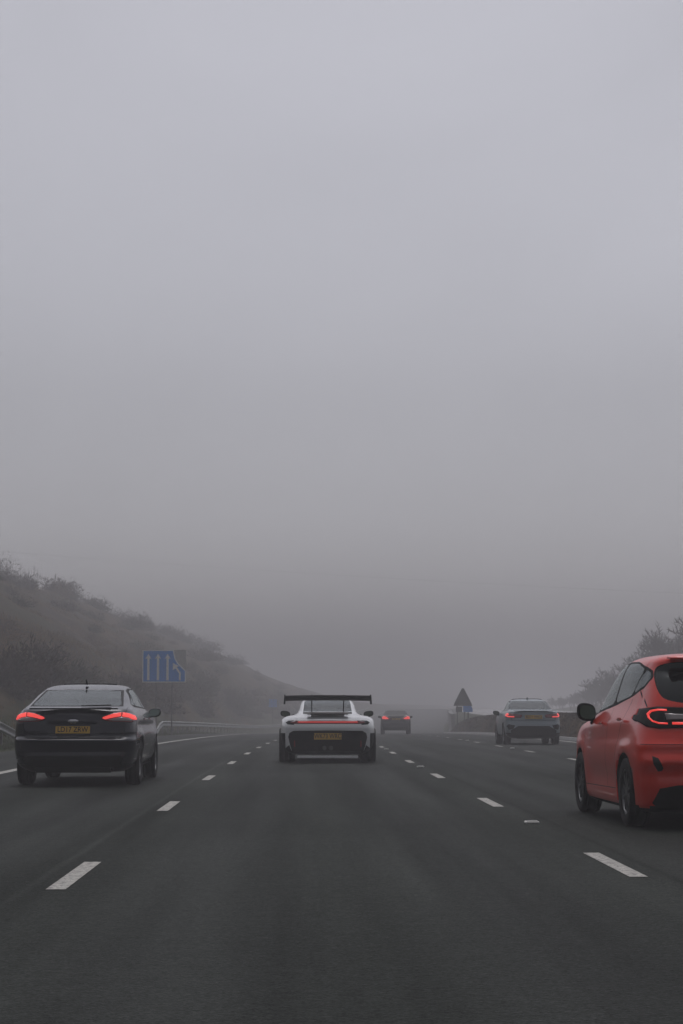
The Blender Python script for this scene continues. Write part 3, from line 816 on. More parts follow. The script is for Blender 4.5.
    # windscreen
    stencil(bm, [(-.60, 1.05), (.60, 1.05), (.53, 1.44), (-.53, 1.44)], 'y', 17, lambda f: f.normal.y > .2)
    extract(bm, 2, 'rear_window', M_PRIV, root)
    for ix, hi in ((3, 5), (4, 6)):
        h_ = extract(bm, hi, 'tail_light', M_BLACK, root, .008)
        e = extract(bm, ix, 'light_strip', mat('lit_ring_lamp', (.5, .02, .01), .3, emit=(1.0, .06, .05), estr=.75), h_, .012); 
        c_ = extract(bm, hi + 2, 'reverse_lens', M_CLEAR, h_, .01)
    for i0 in (9, 13):
        extract(bm, i0, 'quarter_glass', M_GLASS, root); extract(bm, i0 + 1, 'front_side_window', M_GLASS, root)
        extract(bm, i0 + 2, 'rear_side_window', M_GLASS, root); extract(bm, i0 + 3, 'quarter_glass', M_GLASS, root)
    extract(bm, 17, 'windscreen', M_GLASS, root)
    finish_body(bm, root, [paint, M_BLACK, M_INT, M_INT])
    b = bmesh.new(); box(b, (0, .98, .70), (1.30, 1.3, .5)); obj('luggage_cover', b, M_INT, root); b = bmesh.new(); box(b, (0, 2.9, .80), (1.25, .4, .3), bev=.05); obj('dashboard', b, M_INT, root)
    seats(root, 1.15, zt=1.13)
    for x in (-.755, .755):
        wheel(root, x, .76, .315, .205); wheel(root, x, 3.24, .315, .205)
    for s in (-1, 1):
        mirror(root, s * .775, 2.62, 1.045, M_BLACK, .19, .185)
        for yy_, nm in ((1.92, .95), (1.02, .99)):
            b = bmesh.new(); box(b, (0, 0, 0), (.028, .20, .03), bev=.012); h_ = obj('door_handle', b, paint, root); h_.location = (s * (.86 if yy_ > 1.5 else .846), yy_, nm - .01)
    # roof spoiler, wiper, aerial
    b = bmesh.new(); box(b, (0, .43, 1.541), (1.0, .16, .018), rot=Matrix.Rotation(.06, 4, 'X'), bev=.008); obj('spoiler', b, paint, root)
    b = bmesh.new(); box(b, (.12, .19, 1.15), (.5, .02, .015), rot=Matrix.Rotation(-.05, 4, 'Y')); obj('rear_wiper', b, M_BLACK, root)
    plate(root, .04, .80, 'FD18 LKN')
    b = bmesh.new(); box(b, (0, .32, .27), (1.0, .25, .12), bev=.03); obj('underbody', b, M_BLACK, root)
    return root

# ---------- dark blue hatchback (left)
def dark_hatch():
    ZT[:] = [1.1, .93]
    root = place('hatchback', -3.15, 27.35, 'dark navy hatchback with both tail lamps lit in the left lane', xabs=-3.19, yaw=R(-.1))
    paint = mat('navy_paint', (.002, .003, .012), .22, 0, .6, spec=.3)
    K = [(.20, .30, 4.60, .66, .06, .12, .2, .03, .10),
         (.26, .16, 4.70, .78, .08, .16, .26, .03, .10),
         (.36, .06, 4.76, .845, .11, .20, .32, .03, .10),
         (.50, .01, 4.80, .868, .13, .22, .34, .03, .10),
         (.63, .00, 4.80, .878, .14, .22, .36, .03, .10),
         (.70, .04, 4.78, .880, .15, .22, .38, .03, .10),
         (.84, .07, 4.70, .878, .16, .22, .40, .035, .11),
         (.94, .09, 4.50, .868, .17, .22, .42, .04, .12),
         (1.01, .12, 3.90, .842, .17, .21, .42, .05, .12),
         (1.065, .17, 3.50, .805, .16, .19, .42, .06, .12),
         (1.10, .30, 3.42, .780, .15, .17, .42, .07, .11),
         (1.16, .55, 3.28, .745, .13, .15, .40, .075, .10),
         (1.24, .85, 3.08, .710, .12, .14, .40, .07, .09),
         (1.33, 1.22, 2.84, .665, .11, .14, .38, .06, .08),
         (1.40, 1.52, 2.62, .610, .10, .14, .36, .05, .08),
         (1.44, 1.75, 2.48, .53, .08, .15, .30, .05, .08),
         (1.458, 1.9, 2.38, .42, .06, .14, .25, .05, .08),
         (1.466, 2.0, 2.3, .30, .04, .1, .2, .05, .08)]
    def dfm(p):
        q = p.copy(); s = 1 if q.x > 0 else -1; a = abs(q.x)
        if a > .5 and .2 < q.z < 1.05:
            a += -.02 * math.exp(-((q.z - .84) / .06) ** 2) * min(1, max(0, (q.y - .5) / .3)) * min(1, max(0, (3.9 - q.y) / .3))
            a += -.03 * math.exp(-((q.z - .42) / .1) ** 2) * min(1, max(0, (q.y - 1.4) / .3)) * min(1, max(0, (3.3 - q.y) / .3))
            for yc in (1.02, 3.86):
                d = math.hypot(q.y - yc, q.z - .33); a += .02 * math.exp(-((d - .40) / .07) ** 2)
        q.x = s * a
        if q.y < .6 and .2 < q.z < 1.0:      # bumper ledge, hollow under it, recess round the plate
            k = max(0, 1 - q.y / .6)
            q.y += k * (-.030 * math.exp(-((q.z - .635) / .03) ** 2) + .030 * math.exp(-((q.z - .70) / .025) ** 2) + .03 * math.exp(-((q.z - .50) / .05) ** 2) - .02 * math.exp(-((q.z - .36) / .05) ** 2))
            if abs(q.x) < .34: q.y += .02 * math.exp(-((q.z - .80) / .09) ** 4)
        return q
    bm = shell(K, dfm); bm = cut_arches(bm, [(1.02, .32, .375, .60), (3.87, .32, .375, .60)]); bm.normal_update()
    for f in bm.faces:
        if f.material_index == 0 and f.normal.z < -.6 and f.calc_center_median().z < .3: f.material_index = 1
    UPR = lambda f: f.normal.z > .1 and f.calc_center_median().y < 2.2 and f.normal.y < -.02
    stencil(bm, [(-.60, 1.125), (-.62, 1.15), (-.535, 1.355), (-.3, 1.372), (.3, 1.372), (.535, 1.355), (.62, 1.15), (.60, 1.125)], 'y', 2, UPR)
    stencil(bm, [(-.66, 1.112), (-.57, 1.37), (.57, 1.37), (.66, 1.112)], 'y', 1, UPR)
    for s, ix in ((-1, 3), (1, 4)):
        m_ = (lambda a: a) if s < 0 else mirx
        lit = [[(-.845, .925), (-.82, .975), (-.75, 1.005), (-.67, 1.02), (-.67, .965), (-.75, .955), (-.81, .925)],
               [(-.655, 1.02), (-.55, 1.005), (-.43, .965), (-.40, .945), (-.44, .93), (-.55, .955), (-.655, .972)]]
        for l_ in lit:
            # split the bent outline into convex quads
            n_ = len(l_)
            if n_ == 7:
                for q in ([l_[0], l_[1], l_[5], l_[6]], [l_[1], l_[2], l_[4], l_[5]], [l_[2], l_[3], l_[4]]) if l_ is lit[0] else ([l_[0], l_[1], l_[5], l_[6]], [l_[1], l_[2], l_[4], l_[5]], [l_[2], l_[3], l_[4]]):
                    stencil(bm, m_(q), 'y', ix, REARF)
        stencil(bm, m_([(-.81, .92), (-.75, .95), (-.665, .96), (-.55, .945), (-.48, .925), (-.55, .908), (-.78, .905)]), 'y', 7 if s < 0 else 8, REARF)
        stencil(bm, m_([(-.86, .925), (-.83, .985), (-.76, 1.018), (-.67, 1.032), (-.55, 1.017), (-.40, .965), (-.39, .935), (-.50, .90), (-.80, .892)]), 'y', 5 if s < 0 else 6, REARF)
    # lower valance, plate recess, hatch seams
    stencil(bm, [(-.62, .20), (-.70, .40), (-.62, .43), (.62, .43), (.70, .40), (.62, .20)], 'y', 1, REARF)
    seam(bm, [(-.72, 1.09), (-.705, .72), (-.62, .665), (.62, .665), (.705, .72), (.72, 1.09)], 'y', 1, REARF)
    for s, cond, i0 in ((-1, LEFTF, 9), (1, RIGHTF, 12)):
        stencil(bm, [(3.20, 1.08), (2.30, 1.10), (2.28, 1.375), (2.48, 1.37), (2.72, 1.33)], 'x', i0, cond)
        stencil(bm, [(2.20, 1.10), (1.35, 1.125), (1.28, 1.17), (1.55, 1.34), (1.75, 1.375), (2.20, 1.378)], 'x', i0 + 1, cond)
        stencil(bm, [(1.22, 1.13), (1.0, 1.145), (1.0, 1.16), (1.36, 1.27), (1.22, 1.16)][:4], 'x', i0 + 2, cond)
        stencil(bm, [(3.32, 1.06), (1.0, 1.10), (.93, 1.15), (1.50, 1.36), (1.75, 1.40), (2.5, 1.395), (2.78, 1.34)], 'x', 1, cond)
        for pl_ in ([(3.38, 1.0), (3.3, .35)], [(2.25, 1.09), (2.22, .36)], [(1.35, 1.10), (1.42, .85), (1.5, .6)], [(3.3, .33), (1.5, .34)]):
            seam(bm, pl_, 'x', 1, cond)
    stencil(bm, [(-.66, 1.12), (.66, 1.12), (.57, 1.37), (-.57, 1.37)], 'y', 15, lambda f: f.normal.y > .15 and f.calc_center_median().y > 2.3)
    extract(bm, 2, 'rear_window', M_GLASS, root)
    for ix, hi in ((3, 5), (4, 6)):
        h_ = extract(bm, hi, 'tail_light', M_REDDIM, root, .008)
        extract(bm, ix, 'light_strip', M_LITHOT, h_, .014); extract(bm, hi + 2, 'reverse_lens', M_CLEAR, h_, .011)
    for i0 in (9, 12):
        extract(bm, i0, 'front_side_window', M_GLASS, root); extract(bm, i0 + 1, 'rear_side_window', M_GLASS, root); extract(bm, i0 + 2, 'quarter_glass', M_GLASS, root)
    extract(bm, 15, 'windscreen', M_GLASS, root)
    finish_body(bm, root, [paint, M_BLACK, M_INT, M_INT])
    b = bmesh.new(); box(b, (0, 1.3, .75), (1.35, 1.6, .56)); obj('luggage_cover', b, M_INT, root); b = bmesh.new(); box(b, (0, 3.2, .83), (1.3, .5, .36), bev=.05); obj('dashboard', b, M_INT, root)
    seats(root, 1.75, zt=1.13, yf=.95)
    for x in (-.765, .765):
        wheel(root, x, 1.02, .325, .21); wheel(root, x, 3.87, .325, .21)
    for s in (-1, 1):
        mirror(root, s * .80, 3.02, 1.02, MATS['navy_paint'], .19, .14, .0)
        for yy_ in (2.45, 1.62):
            b = bmesh.new(); box(b, (0, 0, 0), (.03, .2, .03), bev=.012); h_ = obj('door_handle', b, paint, root); h_.location = (s * .868, yy_, .93)
    b = bmesh.new(); box(b, (0, .155, 1.085), (1.25, .10, .022), rot=Matrix.Rotation(.15, 4, 'X'), bev=.009); obj('spoiler', b, paint, root)
    b = bmesh.new(); box(b, (.30, .27, 1.125), (.42, .02, .015), rot=Matrix.Rotation(-.03, 4, 'Y')); obj('rear_wiper', b, M_BLACK, root)
    plate(root, .045, .785, 'LD17 ZRW', .48, .10, tilt=-.12)
    b = bmesh.new(); bmesh.ops.create_uvsphere(b, u_segments=20, v_segments=8, radius=1, matrix=Matrix.Translation((0, .085, .905)) @ Matrix.Diagonal((.075, .008, .03, 1))); obj('badge', b, M_CHROME, root)
    b = bmesh.new(); tube(b, [(0, 1.72, 1.44), (0, 1.62, 1.50)], .012, 6); box(b, (0, 1.73, 1.445), (.04, .08, .02)); obj('aerial', b, M_BLACK, root)
    b = bmesh.new(); box(b, (0, .35, .24), (1.1, .4, .1), bev=.03); obj('underbody', b, M_BLACK, root)
    return root

# ---------- white winged sports car (centre)
def sports():
    ZT[:] = [1.0, 1.17]
    root = place('sports_car', .35, 39.6, 'white wide sports car with tall black rear wing and red light bar, straight ahead', xabs=.525)
    root.scale = (.972, 1, 1)
    paint = mat('white_paint', (.84, .86, .86), .3, 0, 1.0)
    K = [(.16, .34, 4.30, .72, .05, .10, .2, .02, .12),
         (.22, .16, 4.42, .86, .06, .12, .22, .02, .12),
         (.34, .08, 4.50, .955, .08, .14, .24, .02, .12),
         (.50, .03, 4.55, .985, .10, .16, .26, .02, .12),
         (.62, .01, 4.50, .995, .12, .16, .30, .015, .12),
         (.71, .00, 4.35, .995, .13, .18, .36, .015, .12),
         (.80, .04, 4.15, .985, .14, .20, .42, .015, .12),
         (.86, .12, 3.95, .972, .14, .22, .46, .015, .13),
         (.905, .24, 3.40, .935, .14, .22, .5, .015, .13),
         (.94, .38, 3.25, .86, .13, .22, .5, .03, .13),
         (.962, .55, 3.15, .745, .12, .20, .45, .05, .10),
         (.995, .80, 3.05, .665, .11, .16, .45, .08, .09),
         (1.05, 1.08, 2.92, .622, .10, .14, .42, .09, .08),
         (1.15, 1.38, 2.78, .590, .09, .14, .4, .08, .08),
         (1.21, 1.66, 2.60, .545, .08, .14, .36, .07, .08),
         (1.245, 1.85, 2.46, .49, .07, .14, .3, .06, .08),
         (1.262, 1.98, 2.36, .40, .05, .12, .25, .05, .08),
         (1.268, 2.06, 2.28, .28, .04, .1, .2, .05, .08)]
    bm = shell(K); bm = cut_arches(bm, [(1.0, .34, .395, .60), (3.46, .33, .385, .62)]); bm.normal_update()
    for f in bm.faces:
        if f.material_index == 0 and f.normal.z < -.6 and f.calc_center_median().z < .3: f.material_index = 1
    UPR = lambda f: f.normal.z > .05 and f.calc_center_median().y < 2.15 and f.normal.y < -.02
    stencil(bm, [(-.52, 1.03), (-.495, 1.21), (-.44, 1.25), (.44, 1.25), (.495, 1.21), (.52, 1.03)], 'y', 2, UPR)
    stencil(bm, [(-.52, .985), (-.52, 1.02), (.52, 1.02), (.52, .985)], 'y', 1, UPR)
    # light bar (lit centre strip, dark red ends), black diffuser area, white side blades left as body
    stencil(bm, [(-.62, .802), (-.62, .832), (.62, .832), (.62, .802)], 'y', 3, REARF)
    stencil(bm, [(-.79, .812), (-.72, .845), (-.60, .852), (-.60, .782), (-.70, .788)], 'y', 4, REARF)
    stencil(bm, [(.79, .812), (.72, .845), (.60, .852), (.60, .782), (.70, .788)], 'y', 4, REARF)
    stencil(bm, [(-.60, .786), (-.60, .846), (.60, .846), (.60, .786)], 'y', 4, REARF)
    stencil(bm, [(-.88, .815), (-.82, .85), (-.70, .86), (-.70, .765), (-.84, .775)], 'y', 1, REARF)
    stencil(bm, [(.88, .815), (.82, .85), (.70, .86), (.70, .765), (.84, .775)], 'y', 1, REARF)
    blk = [(-.72, .16), (-.78, .34), (-.82, .52), (-.80, .60), (-.72, .645), (0, .655), (.72, .645), (.80, .60), (.82, .52), (.78, .34), (.72, .16)]
    stencil(bm, blk, 'y', 1, REARF)
    ANY = lambda f: f.normal.y < -.02 or abs(f.normal.x) > .3
    for s in (-1, 1):
        stencil(bm, [(s * .875, .16), (s * 1.03, .16), (s * 1.03, .60), (s * .885, .60)], 'y', 1, lambda f: f.calc_center_median().y < .75)
        stencil(bm, [(s * .72, .16), (s * .88, .16), (s * .88, .30), (s * .80, .36)], 'y', 1, REARF)
    for s, cond, i0 in ((-1, LEFTF, 9), (1, RIGHTF, 11)):
        stencil(bm, [(2.85, .99), (1.95, 1.02), (1.78, 1.05), (1.9, 1.15), (2.1, 1.205), (2.35, 1.205), (2.6, 1.14)], 'x', i0, cond)
        stencil(bm, [(3.0, .97), (1.9, 1.0), (1.70, 1.04), (1.85, 1.17), (2.1, 1.225), (2.4, 1.225), (2.65, 1.15)], 'x', 1, cond)
        seam(bm, [(3.0, .96), (2.95, .4)], 'x', 1, cond); seam(bm, [(1.9, 1.0), (1.75, .7), (1.8, .4)], 'x', 1, cond)
    stencil(bm, [(-.56, 1.0), (.56, 1.0), (.46, 1.22), (-.46, 1.22)], 'y', 15, lambda f: f.normal.y > .15 and f.calc_center_median().y > 2.2)
    extract(bm, 2, 'rear_window', M_GLASS, root)
    h_ = extract(bm, 4, 'light_bar', M_REDDIM, root, .006); extract(bm, 3, 'light_strip', M_LIT, h_, .012)
    for i0 in (9, 11): extract(bm, i0, 'side_window', M_GLASS, root)
    extract(bm, 15, 'windscreen', M_GLASS, root)
    finish_body(bm, root, [paint, M_BLACK, M_INT, M_INT])
    b = bmesh.new(); box(b, (0, 1.5, .72), (1.1, 1.2, .5)); obj('luggage_cover', b, M_INT, root); b = bmesh.new(); box(b, (0, 2.8, .78), (1.1, .35, .3), bev=.05); obj('dashboard', b, M_INT, root)
    seats(root, 1.5, zt=1.0, rear=False, yf=.6, w_=.33)
    for x in (-.855, .855): wheel(root, x, 1.0, .35, .335, 12, MATS['rim_dark'])
    for x in (-.84, .84): wheel(root, x, 3.46, .34, .27, 12, MATS['rim_dark'])
    for s in (-1, 1): mirror(root, s * .80, 2.62, .985, M_BLACK, .22, .13)
    # rear wing: aerofoil blade, end plates, swan neck uprights
    wg = bpy.data.objects.new('rear_wing', None); COL.objects.link(wg); wg.parent = root
    b = bmesh.new(); prof = [(-.17, .0), (-.16, .03), (-.05, .055), (.08, .05), (.18, .015), (.19, 0), (.08, .0), (-.05, -.005)]
    prev = None
    for i in range(13):
        x = -.885 + 1.77 * i / 12
        dz = .012 * math.cos(x / .9 * math.pi / 2)
        cs = [b.verts.new((x, .22 + py, 1.275 + pz * 1.35 + dz - py * .14)) for py, pz in prof]
        if prev:
            for k in range(8): b.faces.new((prev[k], prev[(k + 1) % 8], cs[(k + 1) % 8], cs[k]))
        else: b.faces.new(cs)
        prev = cs
    b.faces.new(prev[::-1]); bmesh.ops.recalc_face_normals(b, faces=b.faces); o = obj('wing_blade', b, mat('matt_black', (.008, .008, .008), .9, spec=.1), None, False); o.parent = wg
    for s in (-1, 1):
        b = bmesh.new(); pts = [(-.22, 1.375), (.22, 1.365), (.22, 1.27), (.12, 1.20), (-.16, 1.18), (-.24, 1.23)]
        a1 = [b.verts.new((s * .885, .24 + py, pz)) for py, pz in pts]; a2 = [b.verts.new((s * (.905 + (pz < 1.22) * .018), .24 + py, pz)) for py, pz in pts]
        b.faces.new(a1); b.faces.new(a2[::-1])
        for k in range(6): b.faces.new((a1[k], a1[(k + 1) % 6], a2[(k + 1) % 6], a2[k]))
        bmesh.ops.recalc_face_normals(b, faces=b.faces); o = obj('end_plate', b, M_BLACK, None); o.parent = wg
        b = bmesh.new(); prev = None
        for py, pz in ((.62, .95), (.60, 1.05), (.52, 1.2), (.42, 1.32), (.30, 1.375), (.22, 1.36)):
            cs = [b.verts.new((s * .335 + dx, py + dy, pz)) for dx, dy in ((-.012, -.05), (.012, -.05), (.012, .05), (-.012, .05))]
            if prev:
                for k in range(4): b.faces.new((prev[k], prev[(k + 1) % 4], cs[(k + 1) % 4], cs[k]))
            else: b.faces.new(cs[::-1])
            prev = cs
        b.faces.new(prev); o = obj('upright', b, M_BLACK, None); o.parent = wg
    plate(root, .0, .535, 'WK73 WRC', .57, .13)
    b = bmesh.new(); box(b, (0, .03, .125), (1.26, .06, .045), bev=.008)
    obj('splitter', b, mat('satin_silver', (.8, .8, .8), .5), root)
    b = bmesh.new()
    for x in (-.45, -.22, .22, .45): box(b, (x, .2, .24), (.02, .25, .15))
    box(b, (0, .25, .2), (1.4, .35, .06)); obj('diffuser', b, M_BLACK, root)
    for x in (-.07, .07):
        b = bmesh.new(); tube(b, [(x, .01, .30), (x, .3, .30)], .045, 14); obj('exhaust_pipe', b, mat('exhaust_dark', (.1, .1, .1), .3, 1), root)
    for s in (-1, 1):
        b = bmesh.new(); box(b, (s * .69, .10, .40), (.03, .02, .16), bev=.005); obj('reflector', b, M_REDDIM, root)
    b = bmesh.new(); box(b, (0, .40, 1.0), (.86, .26, .02), rot=Matrix.Rotation(.15, 4, 'X'), bev=.006)
    for k in range(5): box(b, (0, .34 + .06 * k, .985), (.7, .015, .05))
    obj('engine_grille', b, mat('grille_grey', (.08, .07, .065), .6), root)
    return root

# ---------- silver saloon (right, far)
def saloon():
    ZT[:] = [1.1, 1.10]
    root = place('saloon_car', 7.23, 63.3, 'silver grey saloon in the outer lane beside the grassy bank', xabs=None)
    paint = mat('silver_paint', (.20, .245, .27), .42, .3, .6)
    K = [(.20, .28, 4.50, .68, .06, .12, .2, .03, .10), (.26, .12, 4.60, .82, .08, .16, .26, .03, .10),
         (.36, .05, 4.66, .895, .10, .20, .3, .03, .10), (.52, .00, 4.70, .912, .12, .22, .34, .03, .10),
         (.64, .01, 4.70, .918, .13, .22, .36, .03, .10), (.76, .06, 4.66, .915, .14, .22, .38, .03, .10),
         (.90, .07, 4.50, .900, .15, .22, .4, .035, .11), (1.00, .09, 4.0, .870, .15, .20, .42, .04, .12),
         (1.055, .10, 3.50, .835, .15, .18, .42, .05, .12), (1.075, .16, 3.42, .815, .14, .18, .4, .05, .12),
         (1.095, .55, 3.36, .775, .12, .16, .4, .06, .1), (1.13, .80, 3.26, .745, .12, .15, .38, .06, .1),
         (1.22, 1.08, 3.04, .700, .11, .15, .36, .06, .09), (1.33, 1.42, 2.76, .645, .1, .14, .36, .05, .08),
         (1.40, 1.72, 2.52, .58, .09, .14, .32, .05, .08), (1.43, 1.9, 2.38, .50, .07, .14, .28, .05, .08),
         (1.445, 2.0, 2.3, .38, .05, .12, .2, .05, .08), (1.45, 2.06, 2.24, .26, .04, .1, .15, .05, .08)]
    bm = shell(K); bm = cut_arches(bm, [(1.0, .33, .385, .62), (3.85, .33, .385, .62)]); bm.normal_update()
    for f in bm.faces:
        if f.material_index == 0 and f.normal.z < -.6 and f.calc_center_median().z < .3: f.material_index = 1
    UPR = lambda f: f.normal.z > .1 and .6 < f.calc_center_median().y < 2.2 and f.normal.y < -.02
    stencil(bm, [(-.68, 1.125), (-.60, 1.36), (-.55, 1.395), (.55, 1.395), (.60, 1.36), (.68, 1.125)], 'y', 2, UPR)
    for s, ix in ((-1, 3), (1, 4)):
        m_ = (lambda a: a) if s < 0 else mirx
        for q in strip_quads(m_([(-.62, .895), (-.80, .90), (-.86, .93), (-.875, .985)]), .03): stencil(bm, q, 'y', ix, REARF)
        for q in strip_quads(m_([(-.80, .985), (-.86, .95)]), .05): stencil(bm, q, 'y', ix, REARF)
        stencil(bm, m_([(-.90, .88), (-.90, 1.0), (-.80, 1.01), (-.40, .965), (-.37, .93), (-.40, .87), (-.80, .868)]), 'y', 5 if s < 0 else 6, REARF)
        stencil(bm, m_([(-.66, .50), (-.60, .62), (-.80, .66), (-.86, .60), (-.80, .48)]), 'y', 1, REARF)
    stencil(bm, [(-.70, .2), (-.74, .46), (-.50, .60), (.50, .60), (.74, .46), (.70, .2)], 'y', 1, REARF)
    stencil(bm, [(-.95, .2), (-.95, .38), (.95, .38), (.95, .2)], 'y', 1, REARF)
    seam(bm, [(-.72, 1.05), (-.70, .78), (.70, .78), (.72, 1.05)], 'y', 1, REARF)
    for s, cond, i0 in ((-1, LEFTF, 9), (1, RIGHTF, 12)):
        stencil(bm, [(3.15, 1.08), (2.25, 1.09), (2.22, 1.36), (2.42, 1.36), (2.66, 1.32)], 'x', i0, cond)
        stencil(bm, [(2.15, 1.09), (1.25, 1.11), (1.20, 1.16), (1.5, 1.31), (1.75, 1.36), (2.15, 1.365)], 'x', i0 + 1, cond)
        stencil(bm, [(3.28, 1.06), (1.15, 1.09), (1.08, 1.15), (1.45, 1.33), (1.75, 1.385), (2.45, 1.385), (2.72, 1.33)], 'x', 1, cond)
        for pl_ in ([(3.3, 1.0), (3.25, .4)], [(2.2, 1.08), (2.18, .4)], [(1.25, 1.08), (1.35, .8), (1.45, .6)]): seam(bm, pl_, 'x', 1, cond)
    stencil(bm, [(-.66, 1.12), (.66, 1.12), (.56, 1.36), (-.56, 1.36)], 'y', 15, lambda f: f.normal.y > .15 and f.calc_center_median().y > 2.3)
    extract(bm, 2, 'rear_window', M_GLASS, root)
    for ix, hi in ((3, 5), (4, 6)):
        h_ = extract(bm, hi, 'tail_light', M_REDDIM, root, .008); extract(bm, ix, 'light_strip', M_LITHOT, h_, .014)
    for i0 in (9, 12):
        extract(bm, i0, 'front_side_window', M_GLASS, root); extract(bm, i0 + 1, 'rear_side_window', M_GLASS, root)
    extract(bm, 15, 'windscreen', M_GLASS, root)
    finish_body(bm, root, [paint, M_BLACK, M_INT, M_INT])
    b = bmesh.new(); box(b, (0, 1.5, .75), (1.35, 1.5, .5)); obj('luggage_cover', b, M_INT, root); b = bmesh.new(); box(b, (0, 3.1, .83), (1.3, .4, .36), bev=.05); obj('dashboard', b, M_INT, root)
    seats(root, 1.65, zt=1.15, yf=.95)
    for x in (-.79, .79): wheel(root, x, 1.0, .335, .235, 10); wheel(root, x, 3.85, .335, .225, 10)
    for s in (-1, 1): mirror(root, s * .84, 3.0, 1.03, M_BLACK, .22, .14)
    plate(root, .035, .89, 'BD71 VWO', .56, .12)
    b = bmesh.new(); box(b, (0, .13, 1.083), (1.3, .12, .02), bev=.008); obj('spoiler', b, mat('spoiler_dark', (.05, .052, .055), .4), root)
    b = bmesh.new(); box(b, (0, 2.0, 1.51), (.05, .14, .06), bev=.012); obj('aerial', b, paint, root)
    b = bmesh.new(); box(b, (0, .35, .24), (1.1, .4, .1), bev=.03); obj('underbody', b, M_BLACK, root)
    return root

# ---------- far dark car
def far_car():
    ZT[:] = [9.0, 1.0]
    root = place('hatchback', 4.2, 116.0, 'small dark distant car with lit tail lamps, just right of the white sports car', xabs=(395.2 - 302) / 16.7)
    paint = mat('black_paint', (.010, .010, .010), .5, 0, .15)
    K = [(.22, .26, 4.2, .70, .06, .12, .2, .02, .1), (.28, .1, 4.3, .82, .08, .16, .25, .02, .1), (.45, .02, 4.4, .87, .1, .18, .3, .02, .1),
         (.62, .0, 4.4, .89, .11, .18, .3, .02, .1), (.78, .04, 4.35, .885, .12, .18, .3, .03, .1), (.92, .08, 4.1, .87, .12, .18, .32, .04, .11),
         (1.02, .12, 3.5, .84, .12, .17, .32, .05, .11), (1.10, .18, 3.2, .79, .12, .16, .32, .06, .1), (1.2, .36, 3.0, .72, .12, .15, .32, .07, .09),
         (1.32, .62, 2.7, .65, .11, .15, .3, .07, .09), (1.39, .76, 2.5, .59, .1, .15, .28, .07, .09), (1.43, .9, 2.3, .50, .08, .15, .26, .07, .09), (1.445, 1.1, 2.1, .38, .06, .1, .2, .07, .09)]
    bm = shell(K); bm = cut_arches(bm, [(.85, .33, .38, .6), (3.45, .33, .38, .6)]); bm.normal_update()
    for f in bm.faces:
        if f.material_index == 0 and f.normal.z < -.6 and f.calc_center_median().z < .3: f.material_index = 1
    stencil(bm, [(-.60, 1.12), (-.53, 1.36), (.53, 1.36), (.60, 1.12)], 'y', 2, REARF)
    for s, ix in ((-1, 3), (1, 4)):
        m_ = (lambda a: a) if s < 0 else mirx
        stencil(bm, m_([(-.80, .90), (-.80, 1.03), (-.66, 1.05), (-.45, .93), (-.45, .90), (-.60, .885)]), 'y', ix, REARF)
        stencil(bm, m_([(-.85, .87), (-.82, 1.10), (-.64, 1.12), (-.32, .94), (-.32, .87)]), 'y', 5 if s < 0 else 6, REARF)
    for s, cond, i0 in ((-1, LEFTF, 9), (1, RIGHTF, 10)):
        stencil(bm, [(2.95, 1.06), (.95, 1.12), (1.0, 1.3), (1.3, 1.37), (2.3, 1.36)], 'x', i0, cond)
    stencil(bm, [(-.66, 1.1), (.66, 1.1), (.56, 1.38), (-.56, 1.38)], 'y', 15, lambda f: f.normal.y > .15 and f.calc_center_median().y > 2.3)
    stencil(bm, [(-.74, .2), (-.7, .42), (.7, .42), (.74, .2)], 'y', 1, REARF)
    extract(bm, 2, 'rear_window', mat('tinted_glass', (.010, .013, .013), .4, spec=.15), root)
    for ix, hi in ((3, 5), (4, 6)):
        h_ = extract(bm, hi, 'tail_light', M_REDDIM, root, .008); extract(bm, ix, 'light_strip', M_LITHOT, h_, .014)
    for i0 in (9, 10): extract(bm, i0, 'side_window', M_PRIV, root)
    extract(bm, 15, 'windscreen', M_GLASS, root)
    finish_body(bm, root, [paint, M_BLACK, M_INT, M_INT])
    b = bmesh.new(); box(b, (0, 1.2, .75), (1.3, 1.4, .5)); obj('cabin_trim', b, M_INT, root)
    for x in (-.77, .77): wheel(root, x, .85, .33, .22); wheel(root, x, 3.45, .33, .22)
    for s in (-1, 1): mirror(root, s * .82, 2.9, 1.03, M_BLACK, .22, .14)
    plate(root, .03, .90, 'KM66 TOD', .5, .11)
    return root

CARS = [red_hatch(), dark_hatch(), sports(), saloon(), far_car()]

